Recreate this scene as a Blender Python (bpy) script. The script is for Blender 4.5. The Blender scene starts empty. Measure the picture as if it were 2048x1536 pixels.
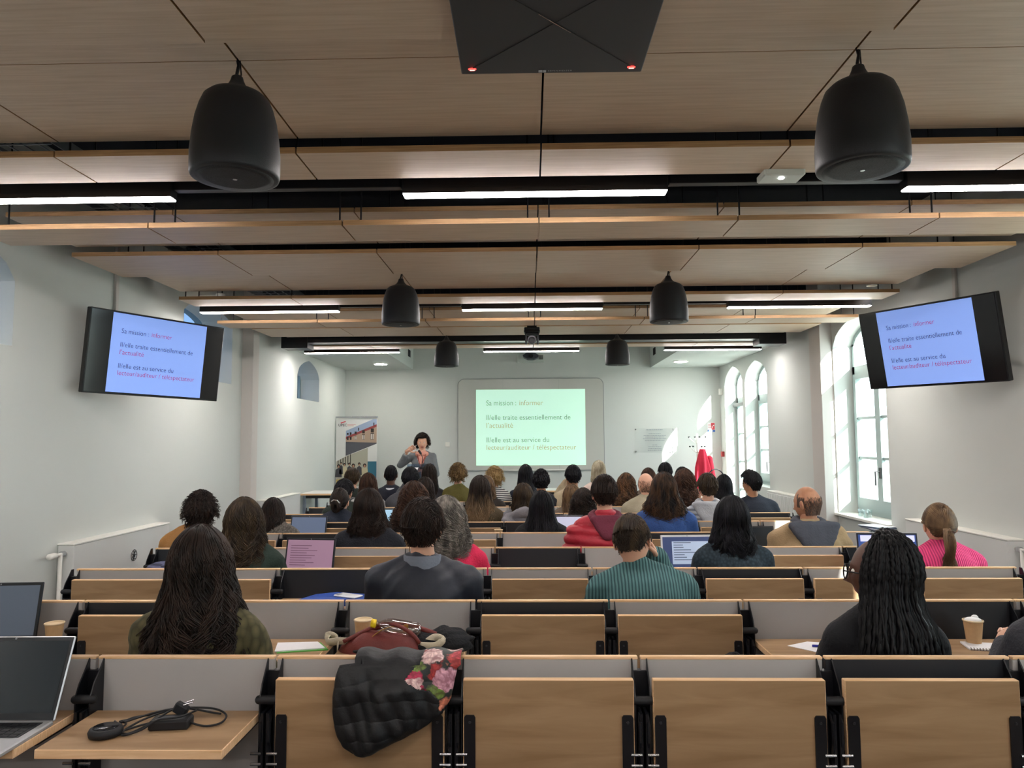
import bpy, math, random
import numpy as np
from mathutils import Matrix, Vector, Euler

PI = math.pi
rng = np.random.RandomState(7)
random.seed(7)
sc = bpy.context.scene
C = sc.collection

# ------------------------------------------------------------------ camera, world, sun, exposure
cd = bpy.data.cameras.new('camera')
cam = bpy.data.objects.new('camera', cd)
C.objects.link(cam)
cd.sensor_width = 36.0
cd.sensor_fit = 'HORIZONTAL'
cd.lens = 1480.0 / 2048.0 * 36.0
cd.clip_start = 0.05
_r = Vector((0.99970765, 0.02342705, -0.00598225))
_u = Vector((0.00776174, -0.07661996, 0.99703016))
_f = Vector((-0.02289912, 0.99678511, 0.07677939))
cam.matrix_world = Matrix(((_r.x, _u.x, -_f.x, 0), (_r.y, _u.y, -_f.y, 0), (_r.z, _u.z, -_f.z, 1.575), (0, 0, 0, 1)))
sc.camera = cam

sc.view_settings.view_transform = 'Standard'
sc.view_settings.look = 'None'
sc.view_settings.exposure = 0.55
sc.view_settings.gamma = 1.0
sc.view_settings.use_curve_mapping = False
sc.cycles.use_denoising = True
sc.cycles.max_bounces = 8
sc.cycles.diffuse_bounces = 5
sc.cycles.transparent_max_bounces = 12
sc.cycles.sample_clamp_indirect = 8.0

SKY = 6.0
SUN = 24.0
BAR = 62.0
world = bpy.data.worlds.new('world')
sc.world = world
world.use_nodes = True
bg = world.node_tree.nodes['Background']
bg.inputs[0].default_value = (0.80, 0.93, 1.0, 1)
bg.inputs[1].default_value = SKY
sl = bpy.data.lights.new('sun', 'SUN')
sl.energy = SUN
sl.angle = math.radians(0.6)
sl.color = (1.0, 0.95, 0.88)
sun = bpy.data.objects.new('sun', sl)
C.objects.link(sun)
sun.location = (12, -8, 12)
sun.rotation_euler = Vector((-0.51, 1.0, -0.45)).to_track_quat('-Z', 'Y').to_euler()

# ------------------------------------------------------------------ materials
def srgb(h):
    h = h.lstrip('#')
    v = [int(h[i:i + 2], 16) / 255.0 for i in (0, 2, 4)]
    return tuple(x / 12.92 if x <= 0.04045 else ((x + 0.055) / 1.055) ** 2.4 for x in v)

def mul(c, k):
    return tuple(min(1.0, x * k) for x in c)

_mats = {}
def mat(name, col, rough=0.6, metal=0.0, spec=0.4, noise=0.0, nscale=20.0, bump=0.0, bscale=80.0,
        stretch=(1, 1, 1), emit=None, trans=0.0, kind=None, col2=None, coat=0.0, dist=0.01):
    """procedural principled material; kind: ribs, stripes, knit, hair, wood, floral"""
    if name in _mats:
        return _mats[name]
    if isinstance(col, str): col = srgb(col)
    if isinstance(col2, str): col2 = srgb(col2)
    m = bpy.data.materials.new(name)
    m.use_nodes = True
    nt = m.node_tree
    N, Lk = nt.nodes, nt.links
    b = N['Principled BSDF']
    b.inputs['Base Color'].default_value = (*col, 1)
    b.inputs['Roughness'].default_value = rough
    b.inputs['Metallic'].default_value = metal
    b.inputs['Specular IOR Level'].default_value = spec
    if coat: b.inputs['Coat Weight'].default_value = coat
    if trans: b.inputs['Transmission Weight'].default_value = trans
    if emit:
        b.inputs['Emission Color'].default_value = (*col, 1)
        b.inputs['Emission Strength'].default_value = emit
    tc = N.new('ShaderNodeTexCoord')
    mp = N.new('ShaderNodeMapping')
    mp.inputs['Scale'].default_value = stretch
    Lk.new(tc.outputs['Object'], mp.inputs[0])
    def ramp(fac, c1, c2, p1=0.3, p2=0.7):
        r = N.new('ShaderNodeValToRGB')
        r.color_ramp.elements[0].position = p1; r.color_ramp.elements[0].color = (*c1, 1)
        r.color_ramp.elements[1].position = p2; r.color_ramp.elements[1].color = (*c2, 1)
        Lk.new(fac, r.inputs[0]); return r
    def noi(scale, detail=4):
        n = N.new('ShaderNodeTexNoise'); n.inputs['Scale'].default_value = scale
        n.inputs['Detail'].default_value = detail
        Lk.new(mp.outputs[0], n.inputs['Vector']); return n
    def bmp(fac, strength, d=dist):
        bp = N.new('ShaderNodeBump'); bp.inputs['Strength'].default_value = strength
        bp.inputs['Distance'].default_value = d
        Lk.new(fac, bp.inputs['Height']); Lk.new(bp.outputs[0], b.inputs['Normal'])
    if kind == 'wood':
        n1 = noi(nscale, 5); n1.inputs['Distortion'].default_value = 0.6
        r = ramp(n1.outputs[0], col2 or mul(col, 0.7), col, 0.32, 0.68)
        Lk.new(r.outputs[0], b.inputs['Base Color'])
        bmp(n1.outputs[0], 0.05)
    elif kind in ('ribs', 'stripes'):
        w = N.new('ShaderNodeTexWave'); w.wave_type = 'BANDS'
        w.bands_direction = 'X' if kind == 'ribs' else 'Z'
        w.inputs['Scale'].default_value = nscale
        w.inputs['Distortion'].default_value = 0.4
        Lk.new(mp.outputs[0], w.inputs['Vector'])
        r = ramp(w.outputs[1], col2 or mul(col, 0.45), col, 0.25, 0.6)
        Lk.new(r.outputs[0], b.inputs['Base Color'])
        if kind == 'ribs': bmp(w.outputs[1], 0.6)
    elif kind == 'knit':
        v = N.new('ShaderNodeTexVoronoi'); v.inputs['Scale'].default_value = nscale
        Lk.new(mp.outputs[0], v.inputs['Vector'])
        r = ramp(v.outputs['Distance'], col, col2 or mul(col, 0.45), 0.2, 0.75)
        Lk.new(r.outputs[0], b.inputs['Base Color'])
        bmp(v.outputs['Distance'], -0.8)
    elif kind == 'hair':
        n1 = noi(nscale, 3)
        r = ramp(n1.outputs[0], col, col2 or mul(col, 1.9), 0.4, 0.75)
        Lk.new(r.outputs[0], b.inputs['Base Color'])
    elif kind == 'ombre':
        n1 = noi(30, 3)
        sx = N.new('ShaderNodeSeparateXYZ'); Lk.new(tc.outputs['Object'], sx.inputs[0])
        ma = N.new('ShaderNodeMath'); ma.operation = 'MULTIPLY_ADD'
        ma.inputs[1].default_value = -3.0; ma.inputs[2].default_value = 3.45
        Lk.new(sx.outputs[2], ma.inputs[0])
        ad = N.new('ShaderNodeMath'); ad.operation = 'MULTIPLY_ADD'; ad.inputs[1].default_value = 0.8
        Lk.new(n1.outputs[0], ad.inputs[0]); Lk.new(ma.outputs[0], ad.inputs[2])
        r = ramp(ad.outputs[0], col, col2, 0.45, 1.1)
        Lk.new(r.outputs[0], b.inputs['Base Color'])
    else:
        if noise:
            n1 = noi(nscale)
            r = ramp(n1.outputs[0], mul(col, 1 - noise), col2 or mul(col, 1 + noise * 0.5))
            Lk.new(r.outputs[0], b.inputs['Base Color'])
        if bump:
            n2 = noi(bscale, 3)
            bmp(n2.outputs[0], bump)
    _mats[name] = m
    return m

def glassmat(name, tint=(0.93, 0.98, 0.97), gloss=0.08):
    if name in _mats: return _mats[name]
    m = bpy.data.materials.new(name); m.use_nodes = True
    nt = m.node_tree; nt.nodes.clear()
    o = nt.nodes.new('ShaderNodeOutputMaterial'); mx = nt.nodes.new('ShaderNodeMixShader')
    t = nt.nodes.new('ShaderNodeBsdfTransparent'); g = nt.nodes.new('ShaderNodeBsdfGlossy')
    t.inputs[0].default_value = (*tint, 1); g.inputs['Roughness'].default_value = 0.03
    mx.inputs[0].default_value = gloss
    nt.links.new(t.outputs[0], mx.inputs[1]); nt.links.new(g.outputs[0], mx.inputs[2])
    nt.links.new(mx.outputs[0], o.inputs[0])
    _mats[name] = m; return m

WHITE = mat('white_wall_paint', '#cbcfcb', 0.85, bump=0.05, bscale=160)
WHITE2 = mat('white_gloss_paint', '#e4e3dc', 0.4)
PILAS = mat('warm_grey_paint', '#c9c4bf', 0.85)
FLOORM = mat('grey_vinyl_floor', '#6d6f72', 0.5, noise=0.15, nscale=6)
PLENUM = mat('dark_navy_ceiling_void', '#1a1f29', 0.9)
CEILW = mat('oak_ceiling_veneer', '#d3bea8', 0.5, kind='wood', nscale=7, stretch=(0.4, 9, 9), col2='#c4ad95')
EDGEW = mat('plywood_edge_light', '#ecc9a2', 0.5, kind='wood', nscale=5, stretch=(1, 8, 40), col2='#d9af80')
EDGEC = mat('oak_ceiling_panel_edge', '#b08a60', 0.55, kind='wood', nscale=5, stretch=(1, 8, 30), col2='#8e6c48')
WOOD = mat('beech_veneer', '#a98b6a', 0.42, kind='wood', nscale=2.2, stretch=(1.0, 4, 9), col2='#8e7050', spec=0.3)
GREYP = mat('light_grey_laminate', '#a8a5a3', 0.45, noise=0.04, nscale=3)
BLACKP = mat('black_laminate', '#25272c', 0.4)
BLACK = mat('black_powder_coated_steel', '#121318', 0.38)
BLACKM = mat('matt_black_plastic', '#17181c', 0.6)
SPKM = mat('charcoal_speaker_shell', '#202125', 0.5, bump=0.08, bscale=300)
CHROME = mat('bright_steel', '#c8c9cc', 0.25, metal=1.0)
ALU = mat('grey_green_window_aluminium', '#94a5a5', 0.45)
GLASS = glassmat('window_glass')
SKIN = {'light': mat('skin_light', '#d9a78c', 0.5, noise=0.08, nscale=25), 'tan': mat('skin_tan', '#b98566', 0.5, noise=0.08, nscale=25),
        'dark': mat('skin_dark', '#5a3a2c', 0.5, noise=0.08, nscale=25)}
LIP = mat('lips', '#a8605a', 0.5)
EYEW = mat('eye_white', '#e8e4de', 0.3)
EYED = mat('eye_iris', '#2c201a', 0.2)
LAMP = mat('lit_lamp_diffuser', (1.0, 0.93, 0.90), 0.5, emit=BAR)
LAMP2 = mat('lit_downlight', (1.0, 0.94, 0.86), 0.5, emit=110)

# ------------------------------------------------------------------ mesh helpers
class MB:
    """collects geometry, becomes ONE mesh object"""
    def __init__(s):
        s.v = []; s.f = []; s.m = []; s.n = 0
    def add(s, verts, faces, mi=0, M=None):
        verts = np.asarray(verts, dtype=float).reshape(-1, 3)
        if M is not None:
            A = np.array(M)
            verts = verts @ A[:3, :3].T + A[:3, 3]
        s.v.append(verts)
        n = s.n
        s.f.extend([tuple(i + n for i in f) for f in faces])
        if isinstance(mi, int): s.m.extend([mi] * len(faces))
        else: s.m.extend(mi)
        s.n += len(verts)
        return s
    def box(s, x0, x1, y0, y1, z0, z1, mi=0, M=None, mtop=None):
        v = [(x, y, z) for x in (x0, x1) for y in (y0, y1) for z in (z0, z1)]
        f = [(0, 1, 3, 2), (4, 6, 7, 5), (0, 4, 5, 1), (2, 3, 7, 6), (0, 2, 6, 4), (1, 5, 7, 3)]
        mm = [mi] * 6
        if mtop is not None: mm[5] = mtop
        return s.add(v, f, mm, M)
    def cbox(s, x0, x1, y0, y1, z0, z1, c=0.004, mi=0, M=None):
        """chamfered box"""
        v = []; idx = {}
        X = (x0, x1); Y = (y0, y1); Z = (z0, z1)
        for i in (0, 1):
            for j in (0, 1):
                for k in (0, 1):
                    sx = c if i == 0 else -c; sy = c if j == 0 else -c; sz = c if k == 0 else -c
                    for a in range(3):
                        p = [X[i] + sx, Y[j] + sy, Z[k] + sz]
                        p[a] = (X[i], Y[j], Z[k])[a]
                        idx[(i, j, k, a)] = len(v); v.append(p)
        g = lambda i, j, k, a: idx[(i, j, k, a)]
        f = []
        for i in (0, 1):
            q = [g(i, 0, 0, 0), g(i, 1, 0, 0), g(i, 1, 1, 0), g(i, 0, 1, 0)]; f.append(q if i else q[::-1])
            q = [g(0, i, 0, 1), g(0, i, 1, 1), g(1, i, 1, 1), g(1, i, 0, 1)]; f.append(q if i else q[::-1])
            q = [g(0, 0, i, 2), g(1, 0, i, 2), g(1, 1, i, 2), g(0, 1, i, 2)]; f.append(q if i else q[::-1])
        for a, b2 in ((0, 1), (0, 2), (1, 2)):
            o = 3 - a - b2
            for p in (0, 1):
                for q in (0, 1):
                    k0 = [0, 0, 0]; k0[a] = p; k0[b2] = q; k1 = list(k0); k0[o] = 0; k1[o] = 1
                    f.append([g(*k0, a), g(*k0, b2), g(*k1, b2), g(*k1, a)])
        for i in (0, 1):
            for j in (0, 1):
                for k in (0, 1):
                    f.append([g(i, j, k, 0), g(i, j, k, 1), g(i, j, k, 2)])
        return s.add(v, f, mi, M)
    def prism(s, poly, a0, a1, axis='x', mi=0, M=None, mside=None):
        """extrude a 2D polygon along an axis; poly in the two other axes (cyclic order)"""
        n = len(poly); v = []
        for a in (a0, a1):
            for p, q in poly:
                v.append({'x': (a, p, q), 'y': (p, a, q), 'z': (p, q, a)}[axis])
        f = [tuple(range(n))[::-1], tuple(range(n, 2 * n))]
        f += [(i, (i + 1) % n, n + (i + 1) % n, n + i) for i in range(n)]
        mm = [mi, mi] + [mi if mside is None else mside] * n
        return s.add(v, f, mm, M)
    def tube(s, pts, r, seg=8, mi=0, M=None, cap=True):
        pts = [Vector(p) for p in pts]
        rs = r if hasattr(r, '__len__') else [r] * len(pts)
        v = []; f = []
        t0 = (pts[1] - pts[0]).normalized()
        up = Vector((0, 0, 1)) if abs(t0.z) < 0.9 else Vector((1, 0, 0))
        nrm = t0.cross(up).normalized()
        for i, p in enumerate(pts):
            if i == 0: t = pts[1] - pts[0]
            elif i == len(pts) - 1: t = pts[-1] - pts[-2]
            else: t = pts[i + 1] - pts[i - 1]
            t.normalize()
            nrm = (nrm - t * nrm.dot(t)).normalized()
            bn = t.cross(nrm)
            for k in range(seg):
                a = 2 * PI * k / seg
                v.append(p + (nrm * math.cos(a) + bn * math.sin(a)) * rs[i])
        for i in range(len(pts) - 1):
            for k in range(seg):
                k2 = (k + 1) % seg
                f.append((i * seg + k, i * seg + k2, (i + 1) * seg + k2, (i + 1) * seg + k))
        if cap:
            f.append(tuple(range(seg))[::-1]); f.append(tuple((len(pts) - 1) * seg + k for k in range(seg)))
        return s.add([tuple(x) for x in v], f, mi, M)
    def lathe(s, prof, seg=24, mi=0, M=None, mis=None):
        """prof: list of (r, z)"""
        v = []; f = []; mm = []
        for r, z in prof:
            for k in range(seg):
                a = 2 * PI * k / seg
                v.append((r * math.cos(a), r * math.sin(a), z))
        for i in range(len(prof) - 1):
            for k in range(seg):
                k2 = (k + 1) % seg
                f.append((i * seg + k, i * seg + k2, (i + 1) * seg + k2, (i + 1) * seg + k))
                mm.append(mis[i] if mis else mi)
        f.append(tuple(range(seg))[::-1]); f.append(tuple((len(prof) - 1) * seg + k for k in range(seg)))
        mm += [mis[0] if mis else mi, mis[-1] if mis else mi]
        return s.add(v, f, mm, M)
    def ell(s, c, r, seg=16, rings=10, mi=0, M=None, R=None):
        """ellipsoid; R optional 3x3 rotation"""
        v = [(0, 0, r[2])]
        for i in range(1, rings):
            ph = PI * i / rings
            for k in range(seg):
                a = 2 * PI * k / seg
                v.append((r[0] * math.sin(ph) * math.cos(a), r[1] * math.sin(ph) * math.sin(a), r[2] * math.cos(ph)))
        v.append((0, 0, -r[2]))
        v = np.array(v)
        if R is not None: v = v @ np.array(R).T
        v = v + np.array(c)
        f = [(0, 1 + k, 1 + (k + 1) % seg) for k in range(seg)]
        for i in range(rings - 2):
            for k in range(seg):
                k2 = (k + 1) % seg
                f.append((1 + i * seg + k, 1 + (i + 1) * seg + k, 1 + (i + 1) * seg + k2, 1 + i * seg + k2))
        last = len(v) - 1; b0 = 1 + (rings - 2) * seg
        f += [(last, b0 + (k + 1) % seg, b0 + k) for k in range(seg)]
        return s.add(v, f, mi, M)
    def cap(s, p0, p1, r0, r1=None, seg=12, mi=0, flat=1.0):
        """tapered capsule"""
        if r1 is None: r1 = r0
        p0 = np.array(p0, float); p1 = np.array(p1, float)
        d = p1 - p0; L = np.linalg.norm(d) or 1e-6; d = d / L
        up = np.array([0, 0, 1.]) if abs(d[2]) < 0.9 else np.array([0, 1., 0])
        x = np.cross(up, d); x /= np.linalg.norm(x); y = np.cross(d, x)
        rows = [(-r0 * math.cos(a), r0 * math.sin(a)) for a in (0.3, 0.7, 1.1)] + [(0, r0), (L, r1)] + \
               [(L + r1 * math.sin(a), r1 * math.cos(a)) for a in (0.5, 0.9, 1.3)]
        v = []
        for h, r in rows:
            for k in range(seg):
                a = 2 * PI * k / seg
                v.append(p0 + d * h + x * r * math.cos(a) + y * r * flat * math.sin(a))
        f = []
        for i in range(len(rows) - 1):
            for k in range(seg):
                k2 = (k + 1) % seg
                f.append((i * seg + k, i * seg + k2, (i + 1) * seg + k2, (i + 1) * seg + k))
        f.append(tuple(range(seg))[::-1]); f.append(tuple((len(rows) - 1) * seg + k for k in range(seg)))
        return s.add(v, f, mi)
    def verts(s):
        return np.concatenate(s.v) if s.v else np.zeros((0, 3))
    def mesh(s, name, mats, smooth=False):
        me = bpy.data.meshes.new(name)
        me.from_pydata(s.verts().tolist(), [], s.f)
        for m in (mats if isinstance(mats, (list, tuple)) else [mats]): me.materials.append(m)
        if len(set(s.m)) > 1 or (s.m and s.m[0]): me.polygons.foreach_set('material_index', s.m)
        if smooth: me.polygons.foreach_set('use_smooth', [True] * len(me.polygons))
        me.update()
        return me
    def obj(s, name, mats, parent=None, loc=(0, 0, 0), rot=(0, 0, 0), smooth=False, **tags):
        return link(name, s.mesh(name, mats, smooth), parent, loc, rot, **tags)

def link(name, data, parent=None, loc=(0, 0, 0), rot=(0, 0, 0), **tags):
    o = bpy.data.objects.new(name, data)
    C.objects.link(o)
    if parent is not None: o.parent = parent
    o.location = loc; o.rotation_euler = rot
    for k, v in tags.items(): o[k] = v
    return o

def thing(name, label, cat, loc=(0, 0, 0), rot=(0, 0, 0), group=None):
    o = link(name, None, None, loc, rot, label=label, category=cat)
    o.empty_display_size = 0.1
    if group: o['group'] = group
    return o

def tag(o, label, cat, group=None):
    o['label'] = label; o['category'] = cat
    if group: o['group'] = group
    return o

def copy_tree(o, parent=None):
    c = o.copy(); C.objects.link(c)
    if parent is not None: c.parent = parent
    for ch in list(o.children): copy_tree(ch, c)
    return c

def text(name, body, size, m, parent, M, align='LEFT', sx=1.0, extrude=0.0, spacing=1.0, bold=0.0):
    cu = bpy.data.curves.new(name, 'FONT')
    cu.body = body; cu.size = size; cu.align_x = align; cu.extrude = extrude; cu.space_character = spacing
    cu.offset = bold
    cu.resolution_u = 3
    if not bold: cu.offset = -0.007 * size
    t = bpy.data.objects.new(name, cu); C.objects.link(t)
    dg = bpy.context.evaluated_depsgraph_get()
    me = bpy.data.meshes.new_from_object(t.evaluated_get(dg))
    bpy.data.objects.remove(t); bpy.data.curves.remove(cu)
    me.transform(Matrix.Diagonal((sx, 1, 1, 1)))
    me.materials.clear(); me.materials.append(m)
    o = link(name, me, parent)
    o.matrix_local = M
    return o

def remesh(mb, voxel, iters=6):
    me = mb.mesh('tmp', [])
    o = bpy.data.objects.new('tmp', me); C.objects.link(o)
    r = o.modifiers.new('r', 'REMESH'); r.mode = 'VOXEL'; r.voxel_size = voxel
    s = o.modifiers.new('s', 'SMOOTH'); s.factor = 0.5; s.iterations = iters
    dg = bpy.context.evaluated_depsgraph_get()
    e = o.evaluated_get(dg); m2 = e.to_mesh()
    n = len(m2.vertices); v = np.zeros(n * 3); m2.vertices.foreach_get('co', v); v = v.reshape(-1, 3)
    no = np.zeros(n * 3); m2.vertices.foreach_get('normal', no); no = no.reshape(-1, 3)
    nf = len(m2.polygons); lt = np.zeros(nf, dtype=np.int32); m2.polygons.foreach_get('loop_total', lt)
    li = np.zeros(len(m2.loops), dtype=np.int32); m2.loops.foreach_get('vertex_index', li)
    f = []; p = 0
    if nf and (lt == 4).all(): f = [tuple(q) for q in li.reshape(-1, 4).tolist()]
    else:
        for k in lt: f.append(tuple(li[p:p + k].tolist())); p += k
    e.to_mesh_clear()
    bpy.data.objects.remove(o); bpy.data.meshes.remove(me)
    return v, no, f

def fastmesh(name, v, quads, mats, mi=None, smooth=True):
    """numpy quads to mesh"""
    me = bpy.data.meshes.new(name)
    nf = len(quads)
    me.vertices.add(len(v)); me.vertices.foreach_set('co', np.asarray(v, dtype=np.float32).ravel())
    me.loops.add(nf * 4); me.loops.foreach_set('vertex_index', np.asarray(quads, dtype=np.int32).ravel())
    me.polygons.add(nf)
    me.polygons.foreach_set('loop_start', np.arange(nf, dtype=np.int32) * 4)
    for m in (mats if isinstance(mats, (list, tuple)) else [mats]): me.materials.append(m)
    if mi is not None: me.polygons.foreach_set('material_index', np.asarray(mi, dtype=np.int32))
    me.polygons.foreach_set('use_smooth', np.full(nf, smooth))
    me.update(calc_edges=True)
    return me
# ------------------------------------------------------------------ room shell
XL, XR, YB, YF = -3.30, 3.39, -5.0, 13.2
ZC = 3.62
def zfl(y): return 0.015 - 0.0112 * (y - 2.33)

mb = MB()   # floor: very slightly sloping slab
mb.add([(XL - .4, YB - .3, zfl(YB)), (XR + .4, YB - .3, zfl(YB)), (XR + .4, YF + .3, zfl(YF)), (XL - .4, YF + .3, zfl(YF)),
        (XL - .4, YB - .3, -.45), (XR + .4, YB - .3, -.45), (XR + .4, YF + .3, -.45), (XL - .4, YF + .3, -.45)],
       [(0, 1, 2, 3), (7, 6, 5, 4), (0, 4, 5, 1), (1, 5, 6, 2), (2, 6, 7, 3), (3, 7, 4, 0)])
floor = mb.obj('floor', FLOORM, kind='structure')
MB().box(-60, 80, -60, 90, -0.9, -0.6).obj('outdoor_ground', mat('pale_gravel', '#b9b7ae', 0.9, noise=.1, nscale=3), kind='structure')

def arch_pts(y0, y1, zs, zc, n=14, pointed=0.35):
    """height of an arched opening at n+1 stations"""
    out = []
    for i in range(n + 1):
        t = -1 + 2 * i / n
        h = math.sqrt(max(0, 1 - abs(t) ** 2.0))
        h = h * (1 - pointed) + (1 - abs(t)) ** 0.8 * pointed
        out.append((y0 + (y1 - y0) * i / n, zs + (zc - zs) * h))
    return out

def side_wall(name, xi, xo, ops, parent_kind=True):
    """wall between x=xi (inside) and xo; ops: (y0,y1,zsill,zspring,zcrown), with reveals"""
    mb = MB()
    def quad(a, b, c, d): mb.add([a, b, c, d], [(0, 1, 2, 3)])
    def slab(y0, y1, z0, z1, z1b=None, z0b=None):
        z0b = z0 if z0b is None else z0b; z1b = z1 if z1b is None else z1b
        for x in (xi, xo): quad((x, y0, z0), (x, y1, z0b), (x, y1, z1b), (x, y0, z1))
    zb, zt = -.45, ZC + .25
    y = YB - .3
    for (y0, y1, zsill, zs, zc) in sorted(ops):
        slab(y, y0, zb, zt)
        if zsill > zb: slab(y0, y1, zb, zsill)
        A = arch_pts(y0, y1, zs, zc)
        for (ya, za), (yb, zb2) in zip(A, A[1:]):
            slab(ya, yb, za, zt, zt, zb2)
            quad((xi, ya, za), (xi, yb, zb2), (xo, yb, zb2), (xo, ya, za))
        s = max(zsill, zb)
        quad((xi, y0, s), (xi, y1, s), (xo, y1, s), (xo, y0, s))
        for yy in (y0, y1): quad((xi, yy, s), (xi, yy, zs), (xo, yy, zs), (xo, yy, s))
        y = y1
    slab(y, YF + .3, zb, zt)
    quad((xi, YB - .3, zt), (xi, YF + .3, zt), (xo, YF + .3, zt), (xo, YB - .3, zt))
    return mb.obj(name, WHITE, kind='structure')

WR = [(-3.45, -2.35, 0.78, 2.62, 2.86), (0.05, 1.15, 0.78, 2.62, 2.86), (3.55, 4.65, 0.78, 2.62, 2.86), (7.10, 8.28, 0.77, 2.60, 2.86), (10.60, 11.68, 0.89, 2.50, 2.76), (11.82, 12.88, zfl(12) + .01, 2.52, 2.79)]
WL = [(3.45, 4.62, 2.20, 2.62, 2.86), (6.94, 8.11, 2.22, 2.85, 3.0), (10.44, 11.54, 2.20, 2.55, 2.79)]
side_wall('wall_right', XR, XR + .28, WR)
side_wall('wall_left', XL, XL - .40, WL)
wf = MB().box(XL - .4, XR + .4, YF, YF + .3, -.45, ZC + .25).obj('wall_front', WHITE, kind='structure')
MB().box(XL - .4, XR + .4, YB - .3, YB, -.45, ZC + .25).obj('wall_back', WHITE, kind='structure')
ceil = MB().box(XL - .4, XR + .4, YB - .3, 10.0, ZC, ZC + .25).box(XL - .4, XR + .4, 10.0, YF + .3, ZC, ZC + .25, mi=1).obj('ceiling', [PLENUM, WHITE], kind='structure')
# pilasters
for nm, x0, x1, y0, y1 in (('trim_1', XL - .01, -3.17, 8.40, 8.58), ('trim_2', 3.255, XR + .01, 8.30, 8.62)):
    MB().cbox(x0, x1, y0, y1, -.35, ZC - .01, .004).obj(nm, PILAS, kind='structure')
# soffits at the front
def soffit(nm, x0, x1, dl):
    o = MB().box(x0, x1, 10.12, YF - .005, 2.865, ZC - .005).obj(nm, WHITE, kind='structure')
    d = MB().lathe([(0.125, 0.0), (0.125, -.012), (.105, -.014)], 28, M=Matrix.Translation((dl[0], dl[1], 2.866))).obj('downlight', WHITE2, o)
    MB().lathe([(0.102, -.0145), (.100, -.018)], 28, M=Matrix.Translation((dl[0], dl[1], 2.866))).obj('diffuser', LAMP2, d)
    return o
soffit('trim_3', XL + .003, -2.075, (-2.45, 12.13))
soffit('trim_4', 2.165, XR - .003, (2.49, 12.13))
# vent grille on the inner side of the left soffit, and on the right one
for x, s in ((-2.072, 1), (2.162, -1)):
    g = MB()
    for i in range(4): g.box(x, x + .008 * s, 12.6 + i * .06, 12.63 + i * .06, 3.04, 3.16)
    tag(g.obj('vent_grille', BLACKM), ('black slotted vent on the left ceiling box' if s > 0 else 'black slotted vent on the right ceiling box'), 'vent')

def baseboard(nm, x0, x1): MB().box(x0, x1, 1.0, YF - .01, -.02, .12).obj(nm, WHITE2, kind='structure')

# ---- windows on the right
def window(nm, y0, y1, zsill, zs, zc, door=False, side=1, x=None):
    xf = x if x is not None else XR + .205
    fr = MB(); gl = MB()
    t = .055; dd = .06 * side
    A = arch_pts(y0, y1, zs, zc)
    yc = (y0 + y1) / 2
    def bar(ya, yb, za, zb, d=dd, off=0): fr.box(xf + off, xf + off + d, ya, yb, za, zb)
    ztr = zs - .32      # transom
    bar(y0, y0 + t, zsill, zs + .02); bar(y1 - t, y1, zsill, zs + .02)
    bar(y0, y1, zsill, zsill + t); bar(y0, y1, ztr, ztr + .09)
    B = arch_pts(y0 + t, y1 - t, zs, zc - t)
    for i in range(len(A) - 1):
        (a0, h0), (a1, h1) = A[i], A[i + 1]; (b0, g0), (b1, g1) = B[i], B[i + 1]
        v = []
        for xx in (xf, xf + dd): v += [(xx, a0, h0), (xx, a1, h1), (xx, b1, g1), (xx, b0, g0)]
        fr.add(v, [(0, 1, 2, 3), (7, 6, 5, 4), (0, 4, 5, 1), (2, 6, 7, 3), (1, 5, 6, 2), (0, 3, 7, 4)])
    fo = fr.obj(nm, ALU, kind='structure')
    gx = xf + dd * .5
    # arched top light
    gl.add([(gx, y0 + t, ztr + .09)] + [(gx, b, g) for b, g in B] + [(gx, y1 - t, ztr + .09)], [tuple(range(len(B) + 2))])
    gl.obj('pane', GLASS, fo)
    leaves = [(y0 + t, y1 - t)] if door else [(y0 + t, yc), (yc, y1 - t)]
    for li, (a, b) in enumerate(leaves):
        lf = MB(); s = .055; z0 = zsill + t; z1 = ztr; off = -.02 * side
        lf.box(xf + off, xf + off + dd, a, a + s, z0, z1); lf.box(xf + off, xf + off + dd, b - s, b, z0, z1)
        lf.box(xf + off, xf + off + dd, a + s, b - s, z0, z0 + (.12 if not door else .3)); lf.box(xf + off, xf + off + dd, a + s, b - s, z1 - s, z1)
        nz = 3 if not door else 4
        zb0 = z0 + (.12 if not door else .3)
        for k in range(1, nz):
            zz = zb0 + (z1 - s - zb0) * k / nz
            lf.box(xf + off + .01 * side, xf + off + .045 * side, a + s, b - s, zz - .014, zz + .014)
        lo = lf.obj('casement' if not door else 'door_leaf', ALU, fo)
        for k in range(nz):
            za = zb0 + (z1 - s - zb0) * k / nz; zb_ = zb0 + (z1 - s - zb0) * (k + 1) / nz
            MB().box(gx + off - .003, gx + off + .003, a + s, b - s, za, zb_).obj('pane', GLASS, lo)
        if li == 0 and not door or door:
            h = MB(); hy = b - .02 if not door else a + .04; hz = 1.22 if not door else 1.0
            h.cbox(xf + off - .012, xf + off, hy - .02, hy + .02, hz - .05, hz + .06, .003)
            h.tube([(xf + off - .012, hy, hz + .02), (xf + off - .055, hy, hz + .02), (xf + off - .055, hy, hz - .12)], .009, 8)
            h.obj('handle', BLACKM, lo)
            if door:
                hb = MB(); hb.tube([(xf - .09, hy, .35), (xf - .09, hy, 2.05)], .014, 10)
                for q in (.4, 2.0): hb.tube([(xf - .09, hy, q), (xf - .02, hy, q)], .009, 8)
                hb.obj('pull_bar', CHROME, lo)
                MB().cbox(xf - .09, xf - .02, a + .35, b - .02, z1 - .07, z1 - .01, .004).cbox(xf - .075, xf - .035, a + .1, a + .35, z1 + .0, z1 + .03, .003).obj('door_closer', mat('dark_grey_closer', '#3b4246', .4), lo)
    return fo
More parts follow.
